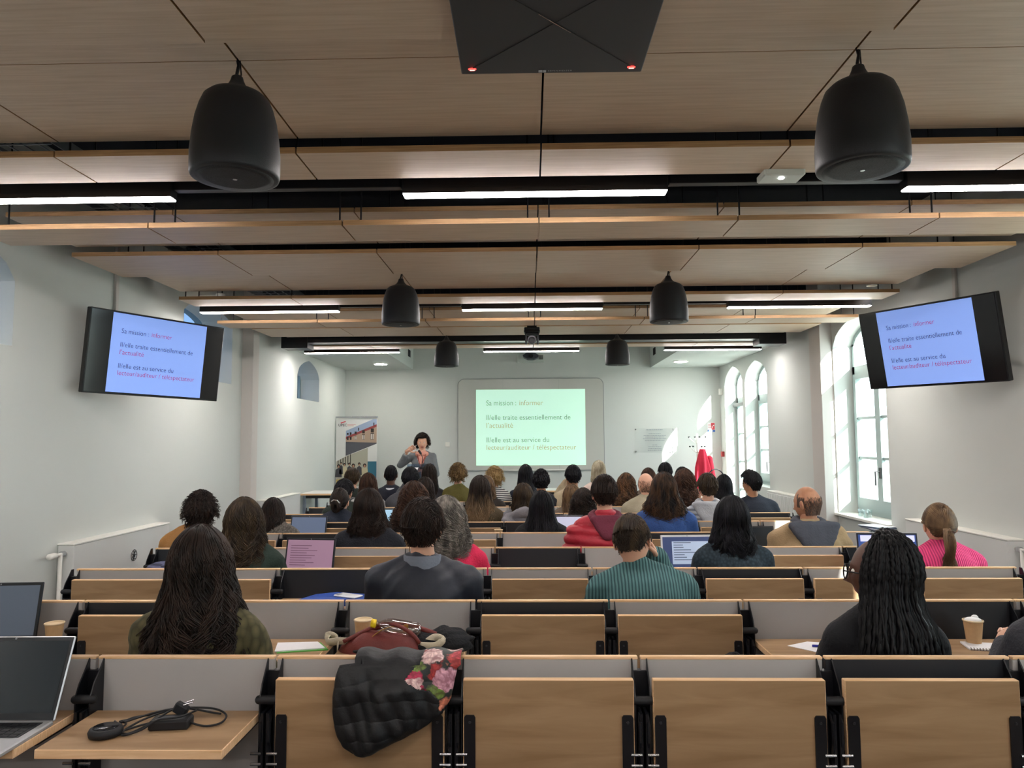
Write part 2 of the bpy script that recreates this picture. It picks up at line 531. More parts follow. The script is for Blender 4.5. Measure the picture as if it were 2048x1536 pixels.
window('window_1', *WR[3]); window('window_2', *WR[4]); window('door_1', *WR[5], door=True); window('window_3', *WR[2]); window('window_7', *WR[1]); window('window_8', *WR[0])
for i, w in enumerate(WL):
    y0, y1, zsl, zs, zc = w
    fr = MB(); xf = XL - .34
    for (a, b, c, d) in ((y0, y0 + .05, zsl, zc), (y1 - .05, y1, zsl, zc), (y0, y1, zsl, zsl + .05), ((y0 + y1) / 2 - .03, (y0 + y1) / 2 + .03, zsl, zc)):
        fr.box(xf, xf + .05, a, b, c, d)
    fo = fr.obj('window_%d' % (4 + i), ALU, kind='structure')
    B = arch_pts(y0, y1, zs, zc)
    MB().add([(xf + .02, y0, zsl)] + [(xf + .02, b, g) for b, g in B] + [(xf + .02, y1, zsl)], [tuple(range(len(B) + 2))]).obj('pane', glassmat('shade_tinted_glass', (.045, .07, .115), .05), fo)  # dark blue tint put into the glass to dim daylight in the niches
# sill board
MB().cbox(XR - .05, XR + .22, 7.08, 8.29, .745, .772, .003).obj('window_sill', WHITE2, kind='structure')

# ------------------------------------------------------------------ suspended wooden ceiling: every panel is a piece of the ceiling
CX, PW, GAP = 0.06, 1.06, 0.008
_pm = {}
def panel_mesh(depth, cut):
    k = (round(depth, 3), cut)
    if k not in _pm:
        mb = MB()
        mb.box(-PW / 2 + GAP / 2 + (.07 if cut < 0 else 0), PW / 2 - GAP / 2 - (.07 if cut > 0 else 0), 0, depth, 0, .028, 0)
        mb.m[2] = 1; mb.m[3] = 1; mb.m[0] = 1; mb.m[1] = 1
        _pm[k] = mb.mesh('ceiling_panel', [CEILW, EDGEC])
    return _pm[k]
def panel_row(y0, y1, z):
    for i in range(6):
        link('ceiling_panel', panel_mesh(y1 - y0 - .004, -1 if i == 0 else 1 if i == 5 else 0), ceil, (CX + (i - 2.5) * PW, y0, z))
rod = MB().tube([(0, 0, 0), (0, 0, .55)], .005, 6).mesh('hanger_rod', [BLACK])
def rods(y, z):
    for i in range(7):
        for dx in (-.06, .06):
            x = CX + (i - 3) * PW + dx
            if i == 0: x += .1
            if i == 6: x -= .1
            r = link('hanger_rod', rod, ceil, (x, y, z + .02))
            r.scale = (1, 1, (ZC - z) / .57)
ZL, ZU, ZT = 2.82, 2.897, 2.74
for P in (-6.555, -3.34, -.125, 3.09, 6.305, 9.52):
    panel_row(P, P + .325, ZL)
    rods(P + .2, ZL)
    if P > 9: break
    panel_row(P + .80, P + 1.13, ZT); rods(P + .98, ZT)
    panel_row(P + 1.07, P + 1.75, ZU)
    panel_row(P + 1.70, P + 2.33, ZL)
    panel_row(P + 2.30, P + 2.58, ZU)
    panel_row(P + 2.58, min(P + 3.245, 9.20), ZU)
    rods(P + 2.45, ZU)
# black beams and trays in the void
bm = MB(); bm.box(-3.13, 3.21, 9.25, 9.50, 2.832, ZC - .02)
bm.box(-3.135, -2.80, 9.24, 9.51, 2.765, 3.0); bm.box(2.88, 3.215, 9.24, 9.51, 2.765, 3.0)
bm.obj('beam', BLACK, ceil)
for y in (-.3, 2.8, 3.75, 6.0, 6.95, 9.0):
    MB().box(XL, XR, y, y + .12, 3.3, 3.5).obj('beam', PLENUM, ceil)
tr = MB()
for y in np.arange(-1, 9.2, .1): tr.box(-2.75, -2.35, y, y + .006, 3.05, 3.056)
for x in np.arange(-2.75, -2.34, .08): tr.box(x, x + .006, -1, 9.2, 3.056, 3.062)
for x in (-2.75, -2.35): tr.box(x, x + .006, -1, 9.2, 3.06, 3.12)
tag(tr.obj('cable_tray', mat('galvanised_wire', '#8d9399', .4, metal=.8)), 'wire mesh cable tray running above the wooden ceiling panels on the left', 'cable tray')

# ------------------------------------------------------------------ linear lamps
def bar_light(x, y, label):
    t = thing('linear_lamp', label, 'lamp', (x, y, 2.813), group='linear ceiling lamps')
    h = MB(); h.cbox(-.65, .65, -.036, .036, 0, .085, .002); h.cbox(-.65, .65, -.036, -.033, -.022, .002, .0005); h.cbox(-.65, .65, .033, .036, -.022, .002, .0005); h.cbox(-.65, -.647, -.033, .033, -.022, .002, .0005); h.cbox(.647, .65, -.033, .033, -.022, .002, .0005); h.obj('housing', BLACK, t)
    MB().cbox(-.646, .646, -.0325, .0325, -.029, -.001, .002).obj('diffuser', LAMP, t)
    w = MB()
    for q in (-.5, .5): w.tube([(q, 0, .085), (q, 0, .7)], .002, 5)
    w.obj('suspension_wire', BLACK, t)
pos = {-1: 'left', 0: 'middle', 1: 'right'}
for y, rw in ((-2.86, 'at the back of the hall'), (.355, 'above the viewer'), (3.57, 'in the nearest visible row'), (6.79, 'in the second visible row'), (10.0, 'in the farthest row near the whiteboard')):
    for k in (-1, 0, 1):
        bar_light(CX - .025 + k * 2.45, y, '%s black linear lamp with glowing underside %s' % (pos[k], rw))
for y, n in ((3.57, 'first'), (6.79, 'second')):
    for a, w_ in ((-1, 'left'), (0, 'right')):
        tag(MB().cbox(CX - .025 + a * 2.45 + .66, CX - .025 + a * 2.45 + 1.79, y - .026, y + .026, 2.825, 2.89, .003).obj('lamp_track', BLACK), 'black unlit track on the %s, joining the linear lamps of the %s row' % (w_, n), 'track', 'unlit lamp tracks')

# wall-wash spots fixed to the walls above the screens
for x, y, s in ((-3.08, 7.25, 1), (-3.08, 10.1, 1), (3.12, 6.7, -1), (3.12, 9.5, -1)):
    t = thing('wall_spotlight', '%s wall-washing spotlight %s' % ('small', {(1, True): 'above the left wall screen', (1, False): 'on the left wall near the front', (-1, True): 'above the right wall screen', (-1, False): 'on the right wall near the front'}[(s, y < 8)]), 'lamp', (x, y, 3.0))
    MB().lathe([(.045, .06), (.05, .02), (.05, -.04), (.042, -.04), (.04, 0)], 20).obj('shade', WHITE2, t)
    MB().box(-.01 if s > 0 else .01, -.21 * s, -.012, .012, .03, .05).obj('bracket', WHITE2, t)
    l = bpy.data.lights.new('wall_spotlight_bulb', 'SPOT'); l.energy = 30; l.color = (1, .93, .82); l.spot_size = 1.5; l.spot_blend = .9; l.shadow_soft_size = .05
    lo = bpy.data.objects.new('bulb', l); C.objects.link(lo); lo.parent = t; lo.location = (0, 0, -.05)
    lo.rotation_euler = (0, -.18 * s, 0)

# ceiling microphone array plate
t = thing('ceiling_microphone', 'square black ceiling microphone plate with two red lights, hanging over the aisle', 'microphone', (.085, 2.09, 2.80), (0, 0, .008))
MPL = mat('dark_grey_microphone_plate', '#35363a', .5)
b = MB(); b.cbox(-.3, .3, -.3, .3, 0, .03, .003)
b.obj('plate', MPL, t)
GR = mat('groove_grey', '#222327', .5)
g = MB()
for s in (-1, 1):
    g.add([(-.262, -.262 * s - .0015, -.0015), (.262, .262 * s - .0015, -.0015), (.262, .262 * s + .0015, -.0015), (-.262, -.262 * s + .0015, -.0015),
           (-.262, -.262 * s - .0015, .001), (.262, .262 * s - .0015, .001), (.262, .262 * s + .0015, .001), (-.262, -.262 * s + .0015, .001)],
          [(0, 1, 2, 3), (7, 6, 5, 4), (0, 4, 5, 1), (2, 6, 7, 3)])
g.obj('groove', GR, t)
MB().add([(-.05, -.052, -.003), (.05, .048, -.003), (.05, .052, -.003), (-.05, -.048, -.003)], [(0, 1, 2, 3)]).obj('metal_strip', CHROME, t)
RED = mat('red_light', (1, .05, .04), .4, emit=2.0)
RED2 = mat('red_light_bright', (1, .25, .2), .4, emit=3.0)
for s in (-1, 1):
    l_ = MB().ell((.262 * s, .265, 0), (.014, .008, .004), 14, 6).obj('status_light', RED, t, smooth=True)
    MB().box(.262 * s - .008, .262 * s + .008, .263, .2665, -.0055, -.003).obj('light_core', RED2, l_)
LOGOM = mat('pale_grey_print', '#b9bcc2', .5)
text('lettering', 'SENNHEISER', .012, LOGOM, t, Matrix.Translation((-.012, .282, -.0025)) @ Matrix.Rotation(PI, 4, 'X'), spacing=1.25)
MB().box(-.043, -.030, .275, .288, -.003, -.001).box(-.028, -.018, .275, .288, -.003, -.001).obj('emblem', LOGOM, t)
w = MB()
for a in (-.25, .25):
    for c_ in (-.25, .25): w.tube([(a, c_, .03), (a * .2, c_ * .2, .8)], .0015, 5)
w.obj('suspension_wire', CHROME, t)

# pendant loudspeakers
def pendant(x, y, label, src=[None]):
    if src[0] is None:
        t = thing('pendant_loudspeaker', label, 'loudspeaker', (x, y, 0), group='pendant loudspeakers')
        prof = [(.014, 2.842), (.019, 2.838), (.022, 2.826), (.028, 2.812), (.038, 2.799), (.052, 2.789), (.068, 2.782), (.092, 2.772), (.110, 2.755), (.122, 2.725), (.134, 2.68),
                (.143, 2.62), (.148, 2.56), (.148, 2.52), (.1475, 2.49), (.1445, 2.481), (.139, 2.479)]
        MB().lathe(prof, 48).obj('housing', SPKM, t, smooth=True)
        gm = mat('perforated_black_grille', '#2a2b2f', .6, kind='knit', nscale=300, col2='#08080a', dist=.002)
        gp = [(.1375, 2.4795), (.10, 2.4775), (.06, 2.477), (.02, 2.476), (.008, 2.475)]
        MB().lathe(gp, 48).obj('grille', gm, t, smooth=True)
        MB().lathe([(.008, 2.4755), (.007, 2.4740)], 16).obj('badge', CHROME, t)
        MB().tube([(0, 0, 2.82), (-.002, 0, 2.85), (.004, 0, 2.88), (0, 0, 2.90), (0, 0, 3.3)], .006, 8).tube([(.008, 0, 2.82), (.012, .004, 2.85), (.008, 0, 2.90)], .0025, 6).obj('cable', BLACK, t)
        src[0] = t
    else:
        t = copy_tree(src[0]); t['label'] = label
        t.location = (x, y, 0)
    return t
for (x, y, yaw, lb) in ((-1.003, 2.455, 0, 'large black pendant loudspeaker at upper left, nearest row'), (1.128, 2.455, 0, 'large black pendant loudspeaker at upper right, nearest row'),
                   (-.991, 5.67, 0, 'black pendant loudspeaker, left one of the second row'), (1.082, 5.67, 0, 'black pendant loudspeaker, right one of the second row'),
                   (-.995, 8.885, 0, 'small-looking black pendant loudspeaker left of the whiteboard'), (1.067, 8.885, 0, 'small-looking black pendant loudspeaker right of the whiteboard')):
    pendant(x, y, lb)

# emergency light
t = thing('emergency_light', 'pale square emergency light with a bright spot under the right ceiling strips', 'lamp', (1.185, 3.40, 2.792))
MB().cbox(-.09, .1, -.04, .08, 0, .035, .006).obj('housing', mat('translucent_grey_plastic', '#c9cfc9', .3), t)
MB().lathe([(.014, 0), (.012, -.004)], 16).obj('bulb', mat('white_led', (1, 1, .95), .4, emit=14), t)
MB().tube([(0, 0, .035), (0, 0, .1)], .01, 6).obj('bracket', BLACK, t)

# ptz camera hanging from the ceiling and wall-mounted device above the whiteboard
t = thing('conference_camera', 'black motorised camera hanging from the lit ceiling strip', 'camera', (.035, 7.62, 2.575))
MB().cbox(-.08, .08, -.06, .06, .135, .17, .006).cbox(-.083, .083, -.07, .07, .118, .138, .006).obj('base', BLACKM, t)
MB().cbox(-.072, -.05, -.04, .04, .0, .12, .006).cbox(.05, .072, -.04, .04, .0, .12, .006).cbox(-.072, .072, -.04, .04, .09, .12, .006).obj('yoke', BLACKM, t)
hd = MB().ell((0, 0, .045), (.047, .05, .05), 18, 10).obj('camera_head', mat('grey_camera_head', '#8e8a92', .35), t, smooth=True)
MB().lathe([(.036, 0), (.036, .02), (.026, .022), (.024, .01)], 24, M=Matrix.Translation((0, -.04, .035)) @ Matrix.Rotation(PI / 2, 4, 'X')).obj('lens', BLACKM, hd)
MB().cbox(-.05, .05, -.04, .04, .17, .25, .004).obj('mount', BLACK, t)
t = thing('projector', 'dark short-throw projector on a pale wall box above the whiteboard', 'projector', (.035, 12.95, 3.045))
MB().cbox(-.235, .235, .12, .25, -.075, .1, .006).obj('wall_box', mat('pale_green_grey_metal', '#c3cbc4', .5), t)
pb = MB(); pb.prism([(-.14, .03), (-.11, .045), (-.07, .07), (.07, .07), (.11, .045), (.14, .03), (.135, -.01), (.05, -.045), (-.05, -.045), (-.12, -.01)], -.08, .12, 'y')
pb.obj('housing', mat('dark_blue_grey_plastic', '#2b3038', .4), t)
MB().lathe([(.04, 0), (.036, .012), (.02, .014)], 20, M=Matrix.Translation((0, -.08, .015)) @ Matrix.Rotation(PI / 2, 4, 'X')).obj('lens', BLACKM, t)
vs = MB()
for i in range(4): vs.box(.15 + i * .018, .16 + i * .018, .115, .121, -.03, .05)
vs.obj('vent', BLACKM, t)

# ------------------------------------------------------------------ wall screens with the slide
SCR = mat('black_screen_glass', '#0d0f14', .12, spec=.5)
BEZ = mat('black_screen_frame', '#0a0b0e', .3)
def emis(name, h, k):
    c = srgb(h); return mat(name, c, .6, emit=k)
SLB = emis('slide_blue_white', '#8fb1ff', .36)
TXD = emis('slide_dark_text', '#23284e', .16)
TXR = emis('slide_crimson_text', '#a81a4c', .30)
def slide_text(par, dark, red, W, M, k=1.0):
    """slide lettering; W is the slide's width, origin at its lower-left corner"""
    u = W / 219.0
    rows = [(20, 33, 'Sa mission : ', dark), (86.5, 33, 'informer', red), (20, 62, 'Il/elle traite essentiellement de', dark), (20, 78, 'l’actualité', red),
            (20, 107, 'Il/elle est au service du', dark), (20, 122, 'lecteur/auditeur / téléspectateur', red)]
    H = 153 * u
    wid = {'Sa mission : ': 64, 'informer': 47, 'Il/elle traite essentiellement de': 168, 'l’actualité': 53, 'Il/elle est au service du': 125, 'lecteur/auditeur / téléspectateur': 179}
    for x, y, s_, m in rows:
        o = text('slide_text', s_, 14.6 * u, m, par, Matrix.Identity(4))
        xs = [v.co.x for v in o.data.vertices]
        w0 = max(xs) - min(xs)
        f = (wid[s_] - (4 if s_.endswith(': ') else 0)) * u / w0
        o.data.transform(Matrix.Diagonal((f, 1, 1, 1)))
        o.matrix_local = M @ Matrix.Translation((x * u, H - y * u, .0015))
def tv(px, py, pz, yaw, tilt, rr, label, txt, side):
    n = Vector((math.sin(yaw), -math.cos(yaw), 0)); rt = Vector((math.cos(yaw), math.sin(yaw), 0)); up = Vector((0, 0, 1))
    u2 = math.cos(tilt) * up + math.sin(tilt) * n
    r2 = math.cos(rr) * rt + math.sin(rr) * u2; u3 = -math.sin(rr) * rt + math.cos(rr) * u2
    nn = r2.cross(u3)
    t = thing('wall_screen', label, 'screen')
    t.matrix_world = Matrix(((r2.x, u3.x, nn.x, px), (r2.y, u3.y, nn.y, py), (r2.z, u3.z, nn.z, pz), (0, 0, 0, 1)))
    MB().cbox(-.55, .55, -.31, .31, -.05, 0, .004).cbox(-.3, .3, -.2, .2, -.075, -.05, .004).obj('frame', BEZ, t)
    p = MB().box(-.54, .54, -.298, .300, 0, .002).obj('display', SCR, t)
    sl_ = MB().box(-.385, .385, -.292, .296, .002, .003).obj('slide', SLB, p)
    slide_text(t, TXD, TXR, .77, Matrix.Translation((-.385, -.292 + .02, .0025)) )
    # arm to the wall
    iw = t.matrix_world.inverted()
    xw = XL if side < 0 else XR
    a = iw @ Vector((xw, py, pz)); c_ = iw @ Vector((xw - side * .03, py, pz))
    mid = iw @ Vector(((px + xw) / 2, py + .08, pz))
    MB().tube([(0, 0, -.07), tuple(mid), tuple(a)], .022, 8).obj('wall_arm', BLACK, t)
    pl = MB(); pl.box(xw - .02, xw + .02, py - .14, py + .14, pz - .16, pz + .16); q = pl.obj('wall_plate', BLACK, t); q.matrix_parent_inverse = iw
    return t
tv(-2.8788, 5.6622, 2.2392, 1.01203, .100525, -.018594, 'left wall-mounted screen showing a blue slide', None, -1)
tv(2.9728, 5.5560, 2.2718, -1.11508, .188557, -.01432, 'right wall-mounted screen showing a blue slide', None, 1)
for x, y, s, lb in ((XL + .012, 5.76, 1, 'thin grey cable trunking running up the left wall'), (XR - .012, 5.865, -1, 'thin grey cable trunking running up the right wall')):
    tag(MB().cbox(x - .012, x + .012, y - .02, y + .02, 2.3, ZC - .02, .003).obj('cable_trunking', PILAS), lb, 'trunking')

# ------------------------------------------------------------------ front wall: whiteboard, projected slide, plaque, sign
t = thing('whiteboard', 'wide grey-white rounded whiteboard on the front wall', 'whiteboard', (.026, YF - .03, 1.05))
def rrect(x0, x1, z0, z1, r, n=6):
    P = []
    for cx, cz, a0 in ((x1 - r, z1 - r, 0), (x0 + r, z1 - r, 90), (x0 + r, z0 + r, 180), (x1 - r, z0 + r, 270)):
        for i in range(n + 1):
            a = math.radians(a0 + 90 * i / n); P.append((cx + r * math.cos(a), cz + r * math.sin(a)))
    return P
MB().prism(rrect(-1.302, 1.302, 0, 1.64, .12), 0, .03, 'y').obj('frame', mat('grey_board_frame', '#8b8f8f', .4), t)
MB().prism(rrect(-1.29, 1.29, .012, 1.628, .11), -.004, 0, 'y').obj('board_surface', mat('board_enamel', '#c3c4bd', .25), t)
js = MB()
for x in (-.49, .50): js.box(x - .002, x + .002, -.0048, -.004, .012, 1.628)
js.obj('joint', mat('board_joint', '#a5aaa6', .4), t)
MB().cbox(-.6, .6, -.05, -.004, .0, .02, .003).obj('pen_tray', WHITE2, t)
PRJ = emis('projected_slide_mint', '#bfe9d3', .45)
PTD = emis('projected_dark_text', '#5d7f72', .30); PTR = emis('projected_rust_text', '#a58a72', .36)
pj_ = thing('projected_slide', 'mint green projected slide with text on the whiteboard', 'projection', (-.945, YF - .040, 1.145))
MB().box(0, 1.94, 0, .002, 0, 1.345).obj('picture', PRJ, pj_)
slide_text(pj_, PTD, PTR, 1.94, Matrix.Translation((0, -.001, 0)) @ Matrix.Rotation(PI / 2, 4, 'X'))

t = thing('wall_plaque', 'clear acrylic plaque with small grey lettering right of the whiteboard', 'plaque', (2.21, YF - .03, 1.57))
MB().box(-.345, .345, 0, .006, -.215, .215).obj('acrylic_plate', glassmat('acrylic', (.985, .99, .99), .03), t)
st = MB()
for a in (-.33, .33):
    for c_ in (-.195, .195): st.lathe([(.012, 0), (.012, .034)], 12, M=Matrix.Translation((a, .03, c_)) @ Matrix.Rotation(PI / 2, 4, 'X'))
st.obj('standoff', CHROME, t)
pr = MB()
for i, (w_, z) in enumerate(((.15, .19), (.11, .12), (.20, .09), (.17, .06), (.21, .03), (.18, 0.0), (.05, -.08), (.12, -.11), (.12, -.14), (.13, -.17))):
    x = -w_ + .01
    rr_ = random.Random(i)
    while x < w_:
        d_ = rr_.uniform(.015, .045); pr.box(x, min(x + d_, w_), -.002, 0, z - (.006 if i == 0 else .004), z + (.006 if i == 0 else .004)); x += d_ + .008
pr.obj('print', mat('grey_print', '#7f8a90', .6), t)

t = thing('safety_notice', 'small red, white and blue safety notice on the front wall by the window', 'sign', (3.22, YF - .006, 1.80))
MB().box(-.065, .065, 0, .005, -.085, .08).obj('board', mat('notice_white', '#e8e6e6', .4), t)
MB().box(-.005, .06, -.001, 0, -.045, .072).box(-.055, -.012, -.001, 0, .045, .052).box(-.055, -.012, -.001, 0, .02, .026).box(-.055, -.012, -.001, 0, -.005, .0).obj('red_print', mat('notice_red', '#c8343e', .4), t)
MB().box(-.065, .065, -.001, 0, -.085, -.05).obj('blue_print', mat('notice_blue', '#2d5aa8', .4), t)
MB().box(-.04, -.02, -.002, 0, -.078, -.058).box(.0, .02, -.002, 0, -.078, -.058).box(.01, .022, -.002, 0, -.02, .02).box(.03, .05, -.002, 0, .02, .035).obj('white_print', mat('notice_white2', '#f4f4f4', .4), t)
tag(MB().cbox(XR - .045, XR, 13.0, 13.09, 1.28, 1.37, .005).obj('fire_alarm_button', mat('alarm_red', '#a83a3c', .4)), 'small red fire alarm button on the right wall beside the door', 'alarm button')
tag(MB().cbox(XR - .06, XR, 13.0, 13.08, 2.36, 2.47, .008).obj('motion_sensor', WHITE2), 'small white sensor high on the right wall in the front corner', 'sensor')
sk = MB().cbox(-1.5, -1.42, YF - .012, YF - .001, 1.48, 1.56, .003).obj('wall_switch', WHITE2)
tag(sk, 'small white wall switch left of the whiteboard', 'switch')

# radiators
def radiator(name, x0, x1, y0, y1, z1, label, front, ribs=False, valve=None):
    t = thing(name, label, 'radiator', (0, 0, 0))
    zb = .22
    RM = mat('radiator_enamel', '#d4d6d4', .4)
    b = MB(); b.cbox(min(x0, x1), max(x0, x1), y0, y1, zb, z1 - .012, .004)
    b.obj('panel', RM, t)
    MB().cbox(min(x0, x1) - .004, max(x0, x1) + .004, y0 - .004, y1 + .004, z1 - .012, z1, .003).obj('top_grille', WHITE2, t)
    s = 1 if front > 0 else -1
    xf = max(x0, x1) if front > 0 else min(x0, x1)
    if ribs:
        n = int((y1 - y0) / .05)
        for i in range(n):
            MB().cbox(xf - .002, xf + .010 * s if s > 0 else xf + .002, y0 + .01 + i * .05, y0 + .045 + i * .05, zb + .02, z1 - .03, .003).obj('rib', RM, t) if s > 0 else \
            MB().cbox(xf - .010, xf + .002, y0 + .01 + i * .05, y0 + .045 + i * .05, zb + .02, z1 - .03, .003).obj('rib', RM, t)
    if valve is not None:
        vx = (x0 + x1) / 2
        v = MB(); v.tube([(vx, y0 - .12, z1 - .065), (vx, y0, z1 - .065)], .012, 8)
        v.tube([(vx, y0 - .06, z1 - .065), (vx, y0 - .06, .02)], .014, 10)
        v.obj('pipe', WHITE2, t, smooth=True)
        MB().lathe([(.014, 0), (.018, .01), (.022, .03), (.022, .075), (.018, .085)], 16, M=Matrix.Translation((vx - .0, y0 - .10, z1 - .065)) @ Matrix.Rotation(PI / 2, 4, 'X')).obj('thermostat_knob', WHITE2, t, smooth=True)
        MB().lathe([(.02, 0), (.02, .03)], 12, M=Matrix.Translation((vx, y0 - .02, z1 - .065)) @ Matrix.Rotation(PI / 2, 4, 'X')).obj('collar', CHROME, t)
    l = MB()
    for yy in (y0 + .1, y1 - .1): l.box(min(x0, x1) + .03, max(x0, x1) - .03, yy - .02, yy + .02, zfl(yy), zb + .01)
    l.obj('foot', WHITE2, t)
    return t
r1 = radiator('radiator', XL + .004, -3.18, 5.16, 6.53, .878, 'white flat radiator with pipe on the left wall under the screen', 1, False, 1)
em = MB().lathe([(.048, 0), (.048, .002)], 20, M=Matrix.Translation((-3.18, 5.95, .68)) @ Matrix.Rotation(PI / 2, 4, 'Y')).obj('sticker', mat('sticker_pale', '#c9cbcb', .5), r1)
k_ = MB()
for i in range(7):
    a = i * .9; k_.tube([(-3.177, 5.95 + .03 * math.cos(a), .68 + .035 * math.sin(a)), (-3.177, 5.95 - .015 * math.cos(a + 1), .68 + .02 * math.sin(a * 2))], .004, 5)
k_.tube([(-3.177, 5.95 + .043 * math.cos(a_), .68 + .043 * math.sin(a_)) for a_ in np.linspace(0, 2 * PI, 20)], .003, 5)
k_.obj('sticker_print', BLACKM, em)
radiator('radiator', XL + .004, -3.18, 8.95, 10.28, .878, 'white flat radiator on the left wall near the side table', 1)
radiator('radiator', 3.27, XR - .004, 5.22, 6.60, .882, 'white flat radiator with pipe on the right wall beside the pink sweater', -1, False, 1)
radiator('radiator', 3.27, XR - .004, 9.0, 10.36, .878, 'white ribbed radiator on the right wall between the windows', -1, True)
# ------------------------------------------------------------------ lecture benches
BP, D0, SP = 0.56, 2.33, 0.85
def rowY(k): return D0 + SP * k
def rowZ(k): return 0.015 - 0.0095 * k           # floor height under row k
def panel_me(m, nm):
    mb = MB(); mb.cbox(-.275, .275, .0, .019, .10, .892, .002); mb.cbox(-.276, .276, -.001, .020, .891, .900, .002, mi=1)
    return mb.mesh(nm, [m, EDGEW])
PANG, PANB = panel_me(GREYP, 'back_panel'), panel_me(BLACKP, 'back_panel')
tb = MB()
tb.cbox(-.252, .252, -.012, .013, 0, .29, .002)
tb.m = [0] * len(tb.m)
# light ply edges: thin faces around the board
def edge_assign(mb, thick_axis=1):
    v = mb.verts()
    for i, f in enumerate(mb.f):
        p = v[list(f)]; n = np.cross(p[1] - p[0], p[2] - p[0]); n = n / (np.linalg.norm(n) + 1e-9)
        if abs(n[thick_axis]) < .8: mb.m[i] = 1
edge_assign(tb)
TABLE = tb.mesh('folding_table', [WOOD, EDGEW])
hp = MB(); hp.prism([(-.0165, 0), (-.0165, .178), (-.012, .185), (.012, .185), (.0165, .178), (.0165, 0), (.012, -.004), (-.012, -.004)], -.005, 0, 'y')
for z in (.012, .165): hp.lathe([(.004, 0), (.004, .003)], 8, mi=1, M=Matrix.Translation((0, -.005, z)) @ Matrix.Rotation(PI / 2, 4, 'X'))
HINGE = hp.mesh('hinge_plate', [BLACK, mat('dark_screw', '#4a4b50', .3, metal=.8)])
sp = MB()
prof = [(.019, .896), (.0, .896), (-.018, .872), (-.052, .832), (-.068, .800), (-.070, .770), (-.070, .60), (-.060, .56), (-.030, .52), (-.030, .30), (-.03, .02), (.019, .02)]
for x in (-.0245, .0205): sp.prism(prof, x, x + .004, 'x')
sp.box(-.021, .021, -.01, .018, .02, .86)
for s in (-1, 1):
    sp.tube([(s * .012, -.062, .755), (s * .012, -.085, .735), (s * .012, -.088, .68), (s * .012, -.070, .63), (s * .012, -.066, .575)], .006, 6)
    for z in (.645, .615): sp.tube([(s * .008, -.088, z), (s * .040, -.088, z)], .0045, 6, mi=1)
    sp.box(s * .008 - .004, s * .008 + .004, -.088, -.03, .56, .76)
SIDE = sp.mesh('side_bracket', [BLACK, CHROME])
stp = MB(); stp.cap((-.026, -.060, .79), (.026, -.060, .79), .0135, seg=12)
STOP = stp.mesh('stopper', [BLACKM], smooth=True)
ft = MB(); ft.cbox(-.03, .03, -.16, .18, 0, .02, .004); ft.cbox(-.022, .022, -.03, .03, .02, .12, .003)
FOOT = ft.mesh('foot', [BLACK])
se = MB(); se.cbox(-.235, .235, 0, .40, 0, .018, .004, mi=0); se.cbox(-.20, -.17, .01, .3, -.04, 0, .003, mi=1); se.cbox(.17, .20, .01, .3, -.04, 0, .003, mi=1)
SEAT = se.mesh('seat', [WOOD, BLACK])

# per row: panel colour per bay (g/b) and table state (u = unfolded, f = folded) for bays -5..3
ROWS = {-1: ('ggggggbgg', 'fffffffff'), 5: ('gbgbbgggg', 'ufufuuufu'), 6: ('bgggbgggb', 'fuufuufuf'),
        7: ('bggggbggg', 'ufufufuuf'), 8: ('gggbggggg', 'fuufuufuf'), 9: ('ggbggggbg', 'fufufuffu')}
ROWS[0] = ('g' 'g' 'g' 'g' 'g' 'g' 'b' 'g' 'g', 'f' 'u' 'u' 'f' 'f' 'f' 'f' 'f' 'f')
ROWS[1] = ('g' 'b' 'g' 'g' 'b' 'g' 'g' 'b' 'g', 'u' 'f' 'u' 'u' 'f' 'f' 'u' 'u' 'u')
ROWS[2] = ('g' 'g' 'b' 'g' 'g' 'g' 'b' 'g' 'g', 'f' 'f' 'u' 'u' 'f' 'u' 'f' 'f' 'f')
ROWS[3] = ('b' 'g' 'g' 'g' 'b' 'g' 'g' 'g' 'b', 'u' 'u' 'f' 'u' 'u' 'u' 'u' 'f' 'u')
ROWS[4] = ('g' 'b' 'g' 'g' 'g' 'g' 'b' 'b' 'g', 'f' 'f' 'f' 'f' 'u' 'u' 'f' 'f' 'u')
ORD = {-1: 'of which only the pale top edge shows at the bottom', 0: 'nearest the camera, the floral-lined jacket over its back', 1: 'second from the camera, with the maroon bag on it',
       2: 'third from the camera, with the blue folder on it', 3: 'behind the red puffer jacket, fourth from the camera', 4: 'behind the blue sweatshirt, fifth from the camera',
       5: 'behind the grey shawl, sixth from the camera', 6: 'behind the man with the black quiff, seventh from the camera', 7: 'behind the beige jacket, eighth from the camera',
       8: 'behind the striped top, ninth from the camera', 9: 'farthest from the camera, at the front of the hall'}
for k in range(-1, 10):
    cols, st = ROWS[k]
    t = thing('lecture_bench', 'bench row ' + ORD[k], 'bench', (0, rowY(k), rowZ(k)))
    t['group'] = 'rows of lecture benches'
    for i in range(9):
        x = .33 + BP * (i - 5) + BP / 2
        p = link('back_panel', PANB if cols[i] in 'bu' else PANG, t, (x, 0, 0))
        if cols[i] in 'bu': p['label'] = 'black back panel'
        if st[i] in 'fF': q = link('folding_table', TABLE, t, (x, -.068, .565))
        else:
            q = link('folding_table', TABLE, t, (x, -.036, .737), (PI / 2, 0, 0)); q['label'] = 'unfolded wooden table'
        for s in (-1, 1): link('hinge_plate', HINGE, q, (s * .232, -.0125, .005))
        link('seat', SEAT, t, (x, .03, .43))
    for i in range(10):
        x = .33 + BP * (i - 5)
        s = link('side_bracket', SIDE, t, (x, 0, 0)); link('stopper', STOP, s, (0, 0, 0))
        link('foot', FOOT, t, (x, 0, -.01 + .011))
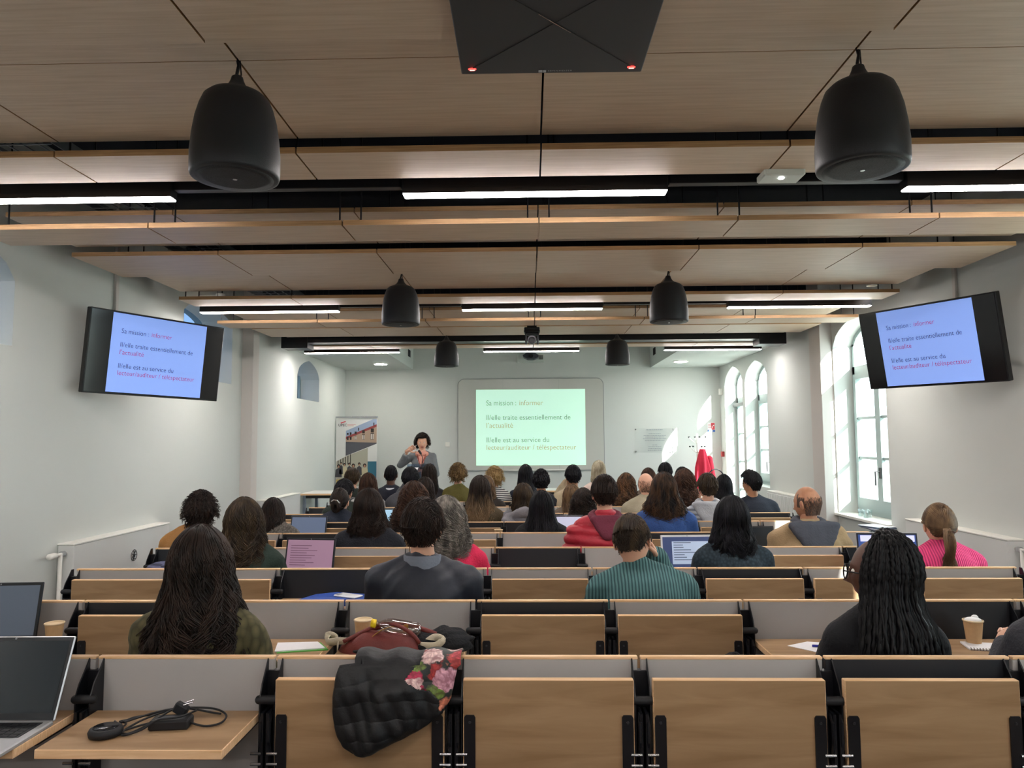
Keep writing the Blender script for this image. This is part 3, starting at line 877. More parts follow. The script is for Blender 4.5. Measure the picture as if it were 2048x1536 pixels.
# side table at the front left, and the presenter's table behind the benches
def simple_table(label, x0, x1, y0, y1, zt, zf, whole=True):
    t = thing('side_table', label, 'table', (0, 0, 0))
    MB().cbox(x0, x1, y0, y1, zt - .025, zt, .003).obj('tabletop', [mat('white_laminate', '#dcdcd8', .35)], t)
    MB().cbox(x0 - .002, x1 + .002, y0 - .004, y0, zt - .025, zt - .001, .001).obj('edge_strip', EDGEW, t)
    for x in (x0 + .05, x1 - .05):
        for y in (y0 + .05, y1 - .05): MB().cbox(x - .02, x + .02, y - .02, y + .02, zf, zt - .025, .003).obj('leg', mat('grey_leg', '#7d8794', .4, metal=.5), t)
    MB().cbox(x0 + .05, x1 - .05, y0 + .04, y0 + .06, zt - .07, zt - .025, .002).obj('apron', BLACKM, t)
simple_table('white side table with wooden edge in the front left corner', -3.27, -2.70, 10.55, 11.25, .845, zfl(10.9))
simple_table('long white table in front of the whiteboard', -.05, .85, 11.35, 12.0, .82, zfl(11.6))

# ------------------------------------------------------------------ things on the tables
def tz(k): return rowZ(k) + .7495         # upper face of an unfolded table in row k
def ty(k, f=.5): return rowY(k) - .036 - .29 * f
def laptop(label, loc, yaw, w, d, tilt, body, scrn, bez, kb=True, logo=None):
    t = thing('laptop', label, 'laptop', loc, (0, 0, yaw))
    BD = mat('laptop_' + body, body, .35, metal=.5)
    MB().cbox(-w / 2, w / 2, -d, 0, 0, .014, .004).obj('base', BD, t)
    if kb:
        kbm = MB().box(-w / 2 + .02, w / 2 - .02, -d * .52, -.02, .014, .0155).obj('keyboard', mat('keyboard_dark', '#26282c', .5), t)
        keys = MB()
        for r in range(5):
            for c_ in range(13):
                x = -w / 2 + .025 + c_ * (w - .05) / 13; y = -.03 - r * (d * .5 - .02) / 5
                keys.cbox(x, x + (w - .05) / 13 - .003, y - (d * .5 - .02) / 5 + .003, y, .0155, .0175, .0006)
        keys.obj('keys', mat('key_black', '#15161a', .45), kbm, kind='stuff')
        MB().box(-.05, .05, -d + .015, -d * .58, .014, .0148).obj('touchpad', mat('touchpad_' + body, body, .25), t)
    R = Matrix.Rotation(-tilt, 4, 'X')
    l = MB(); h = d * .98
    l.cbox(-w / 2, w / 2, 0, .008, 0, h, .003, M=R)
    lo = l.obj('lid', BD, t, (0, 0, .012))
    MB().box(-w / 2 + .003, w / 2 - .003, -.001, 0, .003, h - .003, M=R).obj('bezel', mat('bezel_' + bez, bez, .3), lo)
    s_ = MB().box(-w / 2 + .012, w / 2 - .012, -.002, -.001, .022, h - .013, M=R)
    so = s_.obj('display', scrn, lo)
    MB().lathe([(.003, 0), (.003, .001)], 10, M=R @ Matrix.Translation((0, -.001, h - .007)) @ Matrix.Rotation(PI / 2, 4, 'X')).obj('webcam', mat('lens_grey', '#8a8a90', .2), lo)
    return t, lo, R, h
OFF = mat('dark_display', '#1f262d', .15, spec=.6)
laptop('open silver laptop with dark screen at lower left', (-1.556, 2.17, tz(0)), .02, .355, .240, .40, '#c2c3c6', OFF, '#1d2025')
laptop('black laptop with dim grey screen, second row at far left', (-2.205, rowY(1) - .13, tz(1)), .10, .34, .24, .20, '#202227', emis('dim_grey_display', '#5a6472', .15), '#15161a')
S_P = emis('pinkish_display', '#96768c', .28)
t, lo, R, h = laptop('laptop with pinkish document on screen beside the green coat', (-1.405, rowY(3) - .16, tz(3)), -.12, .33, .225, .22, '#3a3c42', S_P, '#1b1c22')
ln = MB()
for i in range(9): ln.box(-.13, -.13 + random.uniform(.1, .22), -.0026, -.002, .17 - i * .015, .173 - i * .015, M=R)
ln.obj('screen_text', mat('display_text', '#5c3550', .6), lo)
S_B = emis('blue_display', '#7f93b8', .5)
laptop('laptop with blue-grey screen in front of the grey cardigan', (-1.93, rowY(5) - .14, tz(5)), -.1, .33, .215, .24, '#4a4d55', emis('slate_display', '#66748f', .28), '#1b1c22')
t, lo, R, h = laptop('silver laptop with text window, left of the dark bob haircut', (.995, rowY(3) - .14, tz(3)), .05, .34, .235, .15, '#d4d6da', emis('navy_display', '#39466b', .3), '#dddee2')
wn = MB(); wn.box(-.10, .13, -.003, -.002, .05, .19, M=R); wn.obj('window_on_screen', emis('pale_display', '#a4b3c9', .35), lo)
ln = MB()
for i in range(8): ln.box(-.09, -.09 + random.uniform(.05, .19), -.0036, -.003, .18 - i * .015, .184 - i * .015, M=R)
ln.obj('screen_text', mat('display_text2', '#3a4b6e', .6), lo)
t, lo, R, h = laptop('open laptop with bright window on screen, beyond the braided hair', (2.22, rowY(3) - .18, tz(3)), -.06, .37, .25, .12, '#caccd0', emis('deep_blue_display', '#2f4a86', .3), '#23252c')
MB().box(-.16, .165, -.003, -.002, .19, .228, M=R).obj('window_on_screen', emis('lilac_display', '#c3c6ea', .45), lo)
laptop('small laptop with pale blue screen, between dark and curly heads', (-1.48, rowY(6) - .15, tz(6)), -.1, .32, .21, .15, '#2a2c32', emis('paleblue_display', '#9cc0d8', .45), '#18191d', kb=False)
laptop('laptop with white screen to the right of the long black hair', (.31, rowY(5) - .14, tz(5)), 0, .30, .21, .1, '#3b3d43', emis('white_lilac_display', '#c9cbe2', .4), '#202126', kb=False)
laptop('dark laptop lid between the dark bob and the bald man', (1.66, rowY(4) - .14, tz(4)), .1, .33, .2, .2, '#22242a', OFF, '#15161a', kb=False)

def cup(label, x, y, z, h=.085, r=.036, foam=False):
    t = thing('paper_cup', label, 'cup', (x, y, z), group='kraft paper cups')
    K = mat('kraft_paper', '#c29f74', .7, noise=.06, nscale=60)
    MB().lathe([(r * .72, 0), (r * .98, h), (r * .94, h), (r * .68, .004)], 32).obj('body', K, t, smooth=False)
    MB().lathe([(r * .98, h - .003), (r * 1.06, h - .001), (r * 1.06, h + .003), (r * .98, h + .004), (r * .93, h + .001), (r * .93, h - .004)], 32).obj('rim', mat('cup_rim', '#d9c39f', .6), t, smooth=True)
    MB().lathe([(r * .9, h * .8), (r * .02, h * .8)], 24).obj('drink' if not foam else 'coffee', mat('cup_inside', '#d8cdb8', .6), t)
    if foam:
        f = MB().ell((0, 0, h + .002), (r * .9, r * .7, .012), 18, 8).ell((.01, .004, h + .01), (r * .4, r * .3, .012), 12, 8)
        f.obj('crumpled_napkin', mat('napkin_white', '#e9e9ea', .8), t, smooth=True)
cup('kraft paper cup by the black laptop at far left', -1.955, 3.06, tz(1))
cup('kraft paper cup beside the maroon bag', -.685, 3.075, tz(1), h=.095)
cup('kraft paper cup with white napkin on top beside the notebook', 1.77, 3.07, tz(1), h=.092, foam=True)
cup('small paper cup left of the long black hair', -.27, rowY(5) - .17, tz(5), h=.10)

# charger and puck on the nearest unfolded table
t = thing('laptop_charger', 'black laptop power brick with coiled cable on the unfolded wooden table', 'charger', (-1.03, 2.16, tz(0)))
bk = MB(); bk.cbox(-.055, .055, -.028, .028, 0, .028, .005, M=Matrix.Rotation(.12, 4, 'Z')); bk.obj('power_brick', BLACKM, t)
MB().box(-.04, .04, -.016, .016, .028, .0284, M=Matrix.Rotation(.12, 4, 'Z')).obj('print', mat('faint_grey', '#3a3b40', .5), t)
def wire(pts, r=.0028, n=70):
    pts = [Vector(p) for p in pts]; out = []
    m_ = len(pts)
    for i in range(n + 1):
        u = i / n * (m_ - 1); k = min(int(u), m_ - 2); f = u - k
        P = [pts[max(k - 1, 0)], pts[k], pts[k + 1], pts[min(k + 2, m_ - 1)]]
        out.append(0.5 * ((2 * P[1]) + (-P[0] + P[2]) * f + (2 * P[0] - 5 * P[1] + 4 * P[2] - P[3]) * f * f + (-P[0] + 3 * P[1] - 3 * P[2] + P[3]) * f ** 3))
    return out
w1 = wire([(.055, .0, .014), (.10, -.004, .006), (.135, .02, .006), (.13, .07, .010), (.09, .09, .02), (.03, .085, .026), (-.02, .06, .03), (-.08, .015, .02), (-.115, -.035, .006), (-.10, -.07, .005), (-.06, -.05, .012), (-.02, -.035, .034), (.03, -.02, .036), (.05, .05, .03)])
w2 = wire([(-.055, 0, .014), (-.09, -.02, .01), (-.12, -.04, .004), (-.09, -.06, .006), (-.05, -.03, .02), (-.02, .03, .035), (.0, .07, .03), (-.04, .08, .02), (-.09, .06, .014), (-.12, .02, .02), (-.15, .0, .012), (-.18, .03, .006)])
w3 = wire([(-.13, -.01, .018), (-.10, .03, .02), (-.05, .045, .03), (.0, .05, .036), (.04, .06, .03), (.08, .085, .012), (.11, .08, .01)])
cb = MB()
for w in (w1, w2, w3): cb.tube(w, .0030, 6)
cb.obj('cable', BLACKM, t, smooth=True)
pg = MB(); pg.cbox(-.02, .02, -.012, .012, .03, .06, .004, M=Matrix.Translation((-.01, .035, 0)) @ Matrix.Rotation(.5, 4, 'Y'))
pg.tube([(.02, .04, .055), (.045, .045, .062)], .0022, 6, mi=1); pg.tube([(.02, .03, .052), (.045, .035, .058)], .0022, 6, mi=1)
pg.obj('plug', [BLACKM, CHROME], t)
t = thing('conference_puck', 'flat round black puck device with a short cable, left of the charger', 'device', (-1.185, 2.10, tz(0)))
MB().lathe([(.030, 0), (.043, .004), (.045, .014), (.041, .022), (.034, .024), (.001, .024)], 36).obj('body', BLACKM, t, smooth=True)
MB().lathe([(.033, .0242), (.032, .0262), (.001, .0265)], 36).obj('top_plate', mat('dark_gloss', '#1c1d22', .2), t, smooth=True)
MB().tube(wire([(.03, .03, .012), (.02, .07, .008), (-.01, .09, .006), (.03, .10, .01)], n=20), .0025, 6).obj('cable', BLACKM, t, smooth=True)

# papers
def sheet(name, label, cat, corners, z, m, th=.002, name2=None):
    t = MB(); n = len(corners)
    t.prism([(x, y) for x, y in corners], z, z + th, 'z')
    o = t.obj(name, m); tag(o, label, cat); return o
PAPER = mat('white_paper', '#e9e8ea', .7)
sheet('green_folder', 'green card folder under white papers beside the olive knit', 'folder', [(-.99, 2.93), (-.80, 2.975), (-.86, 3.08), (-1.02, 3.06)], tz(1), mat('green_card', '#5fae4f', .6), .004)
sheet('paper_sheet', 'white papers on the green folder', 'paper', [(-1.0, 2.935), (-.815, 2.985), (-.87, 3.075), (-1.03, 3.06)], tz(1) + .004, PAPER, .004)
sheet('paper_sheet', 'white sheet of paper left of the braided woman, pen on it', 'paper', [(1.02, 3.04), (1.12, 3.10), (1.30, 3.05), (1.24, 2.90), (1.12, 2.93)], tz(1), PAPER)
t = thing('pen', 'blue and clear ballpoint pen on the white sheet', 'pen', (1.11, 3.02, tz(1) + .007), (0, 0, -.18))
MB().tube([(0, 0, 0), (.045, 0, 0)], .0045, 8).obj('cap', mat('blue_pen_cap', '#2a2f9c', .35), t)
MB().tube([(.045, 0, 0), (.12, 0, 0)], .0034, 8).obj('barrel', mat('clear_barrel', '#b9bcd6', .3), t)
t = thing('spiral_notebook', 'open white spiral notebook beside the paper cup', 'notebook', (1.70, 2.98, tz(1)), (0, 0, -.22))
MB().cbox(0, .21, -.0, .11, 0, .007, .001).obj('pages', PAPER, t)
ri = MB()
for i in range(20):
    ri.tube([(.005 + i * .0105, .004, 0.002), (.005 + i * .0105, -.006, .003), (.005 + i * .0105, -.004, .011), (.005 + i * .0105, .006, .009)], .0011, 5)
ri.obj('spiral', mat('wire_grey', '#6b5f5a', .4, metal=.6), t)
t = thing('smartphone', 'black smartphone on the table right of the paper cup', 'phone', (1.93, 3.04, tz(1)), (0, 0, -.2))
MB().cbox(-.08, .08, -.038, .038, 0, .009, .003).obj('body', BLACKM, t)
MB().box(-.076, .076, -.034, .034, .009, .0094).obj('display', SCR, t)
t = thing('blue_folder', 'blue cloth folder on the unfolded table behind the navy jacket man', 'folder', (-1.00, 3.89, tz(2)), (0, 0, .12))
MB().prism([(-.20, -.09), (.18, -.10), (.17, .02), (-.02, .10), (-.12, .06)], 0, .034, 'z').obj('cover', mat('blue_cloth', '#2f4fa0', .75, bump=.3), t)
t = thing('smartphone', 'white smartphone lying on the blue folder', 'phone', (-.94, 3.87, tz(2) + .035), (0, 0, -.5))
MB().cbox(-.07, .07, -.036, .036, 0, .008, .003).obj('body', mat('white_phone', '#e3e4e6', .3), t)
MB().cbox(-.066, -.04, -.03, .0, .008, .011, .001).obj('camera_bump', mat('grey_phone', '#9a9ca2', .3), t)
t = thing('paper_roll', 'white rolled paper beside the teal ribbed sweater', 'paper', (.355, 3.83, tz(2) + .024), (0, 0, 1.9))
MB().lathe([(.020, 0), (.0235, 0), (.0235, .13), (.020, .13), (.019, .005)], 24, M=Matrix.Rotation(PI / 2, 4, 'Y')).obj('roll', PAPER, t, smooth=True)

# soft things
def blob(name, label, cat, loc, size, m, seed=0, amp=.18, seg=40, rings=24, rot=0, flat=True, freq=3.0):
    mb = MB().ell((0, 0, 0), (1, 1, 1), seg, rings)
    v = mb.verts(); r_ = np.random.RandomState(seed)
    d = np.zeros(len(v))
    for i in range(7):
        q = r_.normal(size=3) * freq * (1 + i * .5); d += np.sin(v @ q + r_.uniform(0, 6)) / (1 + i * .6)
    v = v * (1 + amp * d[:, None] / 2.2)
    v = v * np.array(size)
    if flat: v[:, 2] = np.maximum(v[:, 2], -size[2] * .35) + size[2] * .35
    mb.v = [v]
    o = mb.obj(name, m, loc=loc, rot=(0, 0, rot), smooth=True)
    if cat: tag(o, label, cat)
    return o
NAVYF = mat('black_knit', '#15161a', .9, bump=.5, bscale=120)
blob('knitted_hat', 'crumpled black knitted garment between the maroon bag and the folded table', 'clothing', (-.36, 3.02, tz(1)), (.135, .085, .055), NAVYF, 3, .22)
blob('scarf', 'crumpled lilac-navy scarf on the far left table of the fourth row', 'scarf', (-2.22, rowY(3) - .15, tz(3) - .0), (.20, .11, .075), mat('lilac_navy_cloth', '#3d4058', .85, kind='stripes', nscale=16, stretch=(1, 1, 1), col2='#6a6d8c'), 8, .2)
blob('jacket', 'black bundled jacket behind the second folded table on the seat', 'clothing', (.66, 2.50, rowZ(0) + .79), (.10, .06, .075), NAVYF, 5, .2, flat=False)
blob('handbag', 'small black bag on the bench by the side table', 'bag', (-2.12, 9.0, rowZ(7) + .84), (.13, .08, .09), BLACKM, 11, .1)
blob('pouch', 'black bag behind the bench in front of the bald man', 'bag', (1.78, rowY(6) - .2, tz(6)), (.09, .07, .06), BLACKM, 12, .12)

# maroon bag with bottle
t = thing('tote_bag', 'open maroon leather bag lying on the table with a bottle inside', 'bag', (-.57, 2.985, tz(1)))
LEA = mat('maroon_leather', '#70302c', .55, noise=.12, nscale=30, bump=.2, bscale=200)
n = 36
bg_ = MB(); V = []; F = []
for i in range(n + 1):
    u = i / n; x = -.19 + .36 * u
    hgt = .100 * math.sin(PI * min(1, u * 1.02)) ** .55 * (1 + .18 * math.sin(u * 7 + .5)) * (.55 + .45 * math.sin(PI * u))
    dep = .085 * math.sin(PI * u) ** .5 + .006
    for j in range(13):
        a = PI * j / 12
        open_ = 1 - .45 * math.exp(-((u - .38) / .22) ** 2) * math.exp(-((a - 1.9) / .5) ** 2)
        V.append((x, -dep * math.cos(a) * (1 + .05 * math.sin(9 * u)), hgt * math.sin(a) ** .8 * open_))
for i in range(n):
    for j in range(12): F.append((i * 13 + j, (i + 1) * 13 + j, (i + 1) * 13 + j + 1, i * 13 + j + 1))
bg_.add(V, F); b_o = bg_.obj('body', LEA, t, smooth=True)
fl = MB(); fl.tube([(-.16 + .30 * u, -.055 + .02 * math.sin(5 * u), .045 + .07 * math.sin(PI * u) ** .8 * (0.4 + u)) for u in np.linspace(0, 1, 20)], .008, 8); fl.obj('opening_edge', LEA, t, smooth=True)
MB().tube([(-.12 + .32 * u, .01, .055 + .040 * math.sin(PI * u)) for u in np.linspace(0, 1, 20)], .010, 8).obj('handle', LEA, t, smooth=True)
MB().cbox(.075, .095, -.064, -.056, .085, .112, .003, M=None).obj('zip_pull', mat('brass', '#c9a25a', .3, metal=1), t)
MB().tube([(-.06 + .16 * u, -.062, .055 + .05 * math.sin(PI * u * .8)) for u in np.linspace(0, 1, 14)], .0022, 6).obj('zip', mat('brass2', '#a07c46', .4, metal=1), t)
STR = mat('cream_webbing', '#c9bfa8', .85, bump=.3, bscale=300)
def ribbon(pts, w, m, name, parent, up=(0, 0, 1)):
    mb = MB(); P = [Vector(p) for p in pts]; V = []
    for i, p in enumerate(P):
        tt = (P[min(i + 1, len(P) - 1)] - P[max(i - 1, 0)]).normalized(); sd = tt.cross(Vector(up)).normalized() * w / 2
        nn = sd.cross(tt).normalized() * .0015
        V += [p - sd - nn, p + sd - nn, p + sd + nn, p - sd + nn]
    F = []
    for i in range(len(P) - 1):
        for j in range(4): F.append((i * 4 + j, i * 4 + (j + 1) % 4, (i + 1) * 4 + (j + 1) % 4, (i + 1) * 4 + j))
    F += [(3, 2, 1, 0), tuple(len(V) - 4 + j for j in range(4))]
    mb.add([tuple(v) for v in V], F); return mb.obj(name, m, parent, smooth=True)
ribbon(wire([(-.09, -.02, .03), (-.17, -.04, .045), (-.225, -.02, .035), (-.235, .01, .055), (-.20, .0, .045), (-.18, -.06, .02)], n=24), .030, STR, 'strap', t, (0.2, 1, .3))
ribbon(wire([(.14, -.05, .03), (.20, -.05, .03), (.225, -.04, .05), (.19, -.03, .055), (.14, -.045, .02)], n=24), .028, STR, 'strap', t, (0, 1, .2))
t = thing('water_bottle', 'clear plastic bottle with yellow cap sticking out of the maroon bag', 'bottle', (-.592, 2.945, tz(1) + .108), (0, 0, .1))
Rb = Matrix.Rotation(PI / 2 + .18, 4, 'Y')
MB().lathe([(.011, -.018), (.011, .0), (.026, .028), (.03, .05), (.03, .15), (.02, .165)], 24, M=Rb).obj('body', glassmat('clear_plastic', (.93, .90, .90), .25), t, smooth=True)
MB().lathe([(.012, -.034), (.0165, -.033), (.0165, -.014), (.012, -.013)], 24, M=Rb).obj('cap', mat('yellow_cap', '#e3c221', .4), t, smooth=True)

# quilted jacket with floral lining draped over the nearest bench back
FLORAL = [(-.287, 1.0), (-.18, 1.0), (-.215, .904), (-.232, .835), (-.273, .795), (-.268, .829), (-.295, .856), (-.333, .862), (-.368, .888), (-.327, .928), (-.308, .959)]
def drape():
    ztop = rowZ(0) + .905
    tab = [(-.518, -.208, .990), (-.546, -.211, .959), (-.561, -.217, .93), (-.570, -.226, .888), (-.576, -.239, .832), (-.576, -.263, .79), (-.571, -.318, .748), (-.563, -.371, .72), (-.548, -.436, .692), (-.522, -.472, .673)]
    tab = [(a, b, min(c, ztop)) for a, b, c in tab]
    flo = FLORAL
    def inside(x, z):
        c = False; n = len(flo)
        for i in range(n):
            (x1, z1), (x2, z2) = flo[i], flo[(i + 1) % n]
            if (z1 > z) != (z2 > z) and x < (x2 - x1) * (z - z1) / (z2 - z1) + x1: c = not c
        return c
    NZ, NX = 110, 90
    V = []; MI = []
    zs_ = [t_[2] for t_ in tab][::-1]; ls = [t_[0] for t_ in tab][::-1]; rs = [t_[1] for t_ in tab][::-1]
    for i in range(NZ + 1):
        s = i / NZ
        if s < .10: yy = .10 - .10 * (s / .10); z = ztop - .02 + .035 * (s / .10); hang = 0
        elif s < .2: a = (s - .10) / .10; yy = -.095 * a; z = ztop + .015 + .014 * math.sin(PI * a * .9) - .012 * a; hang = 0
        else: q = (s - .2) / .8; z = ztop + .0 - q * (ztop - .673); yy = -.095 - .012 * math.sin(PI * q); hang = min(1, q * 4)
        xl = np.interp(z, zs_, ls); xr = np.interp(z, zs_, rs)
        for j in range(NX + 1):
            u = j / NX; x = xl + (xr - xl) * u
            edge = min(1, min(u, 1 - u) * 6) ** .6
            puff = math.sin(PI * u) ** .6 * .040 * (.3 + .7 * hang) + .004
            d = ztop - z
            quilt = .004 * abs(math.sin(d * 60 + 1.2 * math.sin(x * 12))) ** .5
            fold = hang * edge * (.013 * math.sin(x * 33 + 2.5 * math.sin(d * 7) + 1) + .006 * math.sin(x * 71 + d * 12) + .004 * math.sin(d * 48 + x * 30 + 2 * math.sin(x * 20)) + .003 * math.sin(x * 130 - d * 60))
            V.append((x, D0 + yy - (puff + quilt + fold) * (1 if s > .12 else .4), z + (.005 * math.sin(x * 60) if s < .2 else 0)))
    F = []
    W = NX + 1
    for i in range(NZ):
        for j in range(NX):
            F.append((i * W + j, i * W + j + 1, (i + 1) * W + j + 1, (i + 1) * W + j))
            v_ = V[i * W + j]
            MI.append(1 if i / NZ > .1 and inside(v_[0], v_[2]) else 0)
    fm = bpy.data.materials.new('floral_print'); fm.use_nodes = True
    nt = fm.node_tree; N = nt.nodes; b = N['Principled BSDF']; b.inputs['Roughness'].default_value = .6
    tc = N.new('ShaderNodeTexCoord'); nz = N.new('ShaderNodeTexNoise'); nz.inputs['Scale'].default_value = 38; nz.inputs['Detail'].default_value = 3
    mx = N.new('ShaderNodeMixRGB'); mx.inputs[0].default_value = .045
    nt.links.new(tc.outputs['Object'], mx.inputs[1]); nt.links.new(nz.outputs['Color'], mx.inputs[2])
    nt.links.new(tc.outputs['Object'], nz.inputs['Vector'])
    vo = N.new('ShaderNodeTexVoronoi'); vo.inputs['Scale'].default_value = 17
    nt.links.new(mx.outputs[0], vo.inputs['Vector'])
    sp_ = N.new('ShaderNodeSeparateColor'); nt.links.new(vo.outputs['Color'], sp_.inputs[0])
    cr = N.new('ShaderNodeValToRGB'); cr.color_ramp.interpolation = 'CONSTANT'
    el = cr.color_ramp.elements
    cols = ['#cf4450', '#f0b58c', '#d9a3b4', '#a8284a', '#e58f70', '#c9325a', '#e8c9c4', '#6f8a3c', '#b93a38']
    while len(el) < len(cols): el.new(.5)
    for i, c_ in enumerate(cols): el[i].position = i / len(cols); el[i].color = (*srgb(c_), 1)
    nt.links.new(sp_.outputs[0], cr.inputs[0])
    # petals: rings inside each bloom
    v2 = N.new('ShaderNodeTexVoronoi'); v2.inputs['Scale'].default_value = 70; nt.links.new(mx.outputs[0], v2.inputs['Vector'])
    r2 = N.new('ShaderNodeValToRGB'); r2.color_ramp.elements[0].color = (1, 1, 1, 1); r2.color_ramp.elements[0].position = .15; r2.color_ramp.elements[1].color = (.38, .25, .28, 1); r2.color_ramp.elements[1].position = .75
    nt.links.new(v2.outputs['Distance'], r2.inputs[0])
    m1 = N.new('ShaderNodeMixRGB'); m1.blend_type = 'MULTIPLY'; m1.inputs[0].default_value = .9
    nt.links.new(cr.outputs[0], m1.inputs[1]); nt.links.new(r2.outputs[0], m1.inputs[2])
    r3 = N.new('ShaderNodeValToRGB'); r3.color_ramp.elements[0].position = .52; r3.color_ramp.elements[0].color = (0, 0, 0, 1); r3.color_ramp.elements[1].position = .60; r3.color_ramp.elements[1].color = (1, 1, 1, 1)
    nt.links.new(vo.outputs['Distance'], r3.inputs[0])
    m2 = N.new('ShaderNodeMixRGB'); m2.inputs[2].default_value = (*srgb('#1c2220'), 1)
    nt.links.new(r3.outputs[0], m2.inputs[0]); nt.links.new(m1.outputs[0], m2.inputs[1]); nt.links.new(m2.outputs[0], b.inputs['Base Color'])
    JK = mat('black_quilted_nylon', '#191a1d', .55, noise=.2, nscale=14, bump=.25, bscale=45)
    t = thing('quilted_jacket', 'black quilted jacket with rose-print lining draped over the nearest bench back', 'jacket')
    v = np.array(V)
    f0 = [f for f, m_ in zip(F, MI) if m_ == 0]; f1 = [f for f, m_ in zip(F, MI) if m_ == 1]
    for nm, ff, m_ in (('shell', f0, JK), ('floral_lining', f1, fm)):
        me = fastmesh(nm, v, ff, m_)
        o = link(nm, me, t)
        bm_ = __import__('bmesh').new(); bm_.from_mesh(me)
        __import__('bmesh').ops.delete(bm_, geom=[x for x in bm_.verts if not x.link_faces], context='VERTS'); bm_.to_mesh(me); bm_.free()
        so = o.modifiers.new('s', 'SOLIDIFY'); so.thickness = .006; so.offset = -1
    MB().box(-.285, -.268, D0 - .160, D0 - .155, rowZ(0) + .905 - .325, rowZ(0) + .905 - .305).obj('care_tag', PAPER, t)
drape()

# on the window sill: glasses and leaflets on a small shelf
for x, y, lb in ((3.44, 7.86, 'clear glass tumbler nearest the room edge of the window sill'), (3.50, 7.80, 'clear glass tumbler standing against the window frame'), (3.43, 7.72, 'clear glass tumbler above the leaflets, on the window sill')):
    t = thing('glass_tumbler', lb, 'glass', (x, y, .773), group='glasses on the window sill')
    MB().lathe([(.022, 0), (.03, .075), (.028, .075), (.020, .006)], 20).obj('body', glassmat('tumbler_glass', (.85, .9, .9), .2), t, smooth=True)
t = thing('leaflet_stack', 'stack of leaflets on a narrow stand below the near window', 'leaflets', (3.27, 7.12, .76))
for i in range(5):
    MB().cbox(-.10, .10, -.14, .14, i * .006 - .03, i * .006 - .025, .0005, M=Matrix.Rotation(.1 * i, 4, 'Z')).obj('leaflet', mat('leaflet_%d' % (i % 3), ['#3b4a6a', '#c9ced8', '#76859c'][i % 3], .4), t)
MB().cbox(-.05, .05, -.05, .05, -.76 - .03, -.032, .004).obj('stand', mat('stand_grey', '#8b97a0', .4), t)

# lectern
t = thing('lectern', 'clear acrylic lectern with microphone in front of the presenter', 'lectern', (-1.62, 10.85, zfl(10.85)))
ACR = glassmat('acrylic_lectern', (.72, .82, .92), .16)
MB().cbox(-.28, .28, -.2, .2, 0, .02, .004).obj('base', ACR, t)
for s in (-1, 1): MB().cbox(-.12 * 1 + s * .04 - .008 + .12, -.12 + s * .04 + .128, -.15, .15, .02, 1.22, .002).obj('upright', ACR, t)
R = Matrix.Translation((0, 0, 1.23)) @ Matrix.Rotation(.30, 4, 'X')
MB().cbox(-.20, .20, -.2, .2, 0, .012, .003, M=R).obj('top_plate', ACR, t)
MB().cbox(-.20, .20, .19, .21, .0, .035, .003, M=R).obj('lip', ACR, t)
m_ = MB(); m_.tube([(.03, .1, 1.27), (.035, .09, 1.34), (.04, .1, 1.42), (.01, .12, 1.485)], .005, 8); m_.cbox(0, .06, .07, .13, 1.25, 1.28, .004); m_.obj('microphone_neck', BLACKM, t)
MB().cap((.01, .12, 1.48), (-.015, .125, 1.515), .017).obj('microphone_head', BLACKM, t, smooth=True)
MB().box(-.17, -.02, -.15, .1, .013, .016, M=R).obj('paper', PAPER, t)

# roll-up banner with flat print
t = thing('roll_up_banner', 'tall roll-up banner with UPEC logo and photographs beside the left wall', 'banner', (-3.275, 12.5, zfl(12.5)))
BW, BH = .70, 2.10
MB().box(0, BW, 0, .004, .09, BH - .01).obj('fabric', mat('banner_white', '#d3d5d2', .6), t)
MB().cbox(-.01, BW + .01, -.012, .012, BH - .02, BH + .008, .003).obj('top_rail', CHROME, t)
MB().cbox(-.02, BW + .02, -.1, .1, 0, .09, .01).obj('base', CHROME, t)
MB().tube([(BW / 2, .03, .05), (BW / 2, .03, BH)], .008, 8).obj('pole', CHROME, t)
def flat(name, polys, m, off):
    mb = MB()
    for P in polys:
        q = [(x * BW, z) for x, z in P]
        mb.prism(q, -.0006 - off * .0006, 0 - .0001 * off, 'y')
    return mb.obj(name, m, t)
Z = lambda y: BH - (y - 830) / 82.5 * .70      # print coordinates measured from the banner's own top
X = lambda x: (x - 672) / 84.0
def pg(*p): return [(X(a), Z(b)) for a, b in p]
flat('sky_print', [pg((692, 858), (748, 835), (755, 835), (755, 865), (692, 872))], mat('print_sky', '#8fa0ba', .6), 1)
flat('facade_print', [pg((692, 874), (755, 848), (755, 882), (692, 880))], mat('print_stone', '#a48d7a', .6), 2)
flat('roof_print', [pg((692, 870), (755, 845), (755, 850), (692, 875))], mat('print_roof', '#8c3f3f', .6), 3)
flat('road_print', [pg((692, 880), (755, 882), (755, 884), (692, 908))], mat('print_road', '#4f5158', .6), 2)
wn_ = []
for i, (x, s) in enumerate(((696, .8), (702, .8), (712, 1), (728, 1.3), (746, 1.6))):
    yb = 875 - (x - 692) * .05; yt = 862 - (x - 692) * .12
    wn_.append(pg((x - 2.2 * s, yb - 6 * s), (x + 2.2 * s, yb - 6 * s), (x + 2.2 * s, yb + 2 * s), (x - 2.2 * s, yb + 2 * s)))
    wn_.append(pg((x - 2 * s, yt + 3 - 3 * s), (x + 2 * s, yt + 3 - 3 * s), (x + 2 * s, yt + 3 + 2 * s), (x - 2 * s, yt + 3 + 2 * s)))
for x, y in ((717, 852), (748, 842), (700, 861)): wn_.append(pg((x, y), (x + 2, y), (x + 2, y + 6), (x, y + 6)))
flat('window_print', wn_, mat('print_dark', '#2c2623', .6), 4)
wl = []
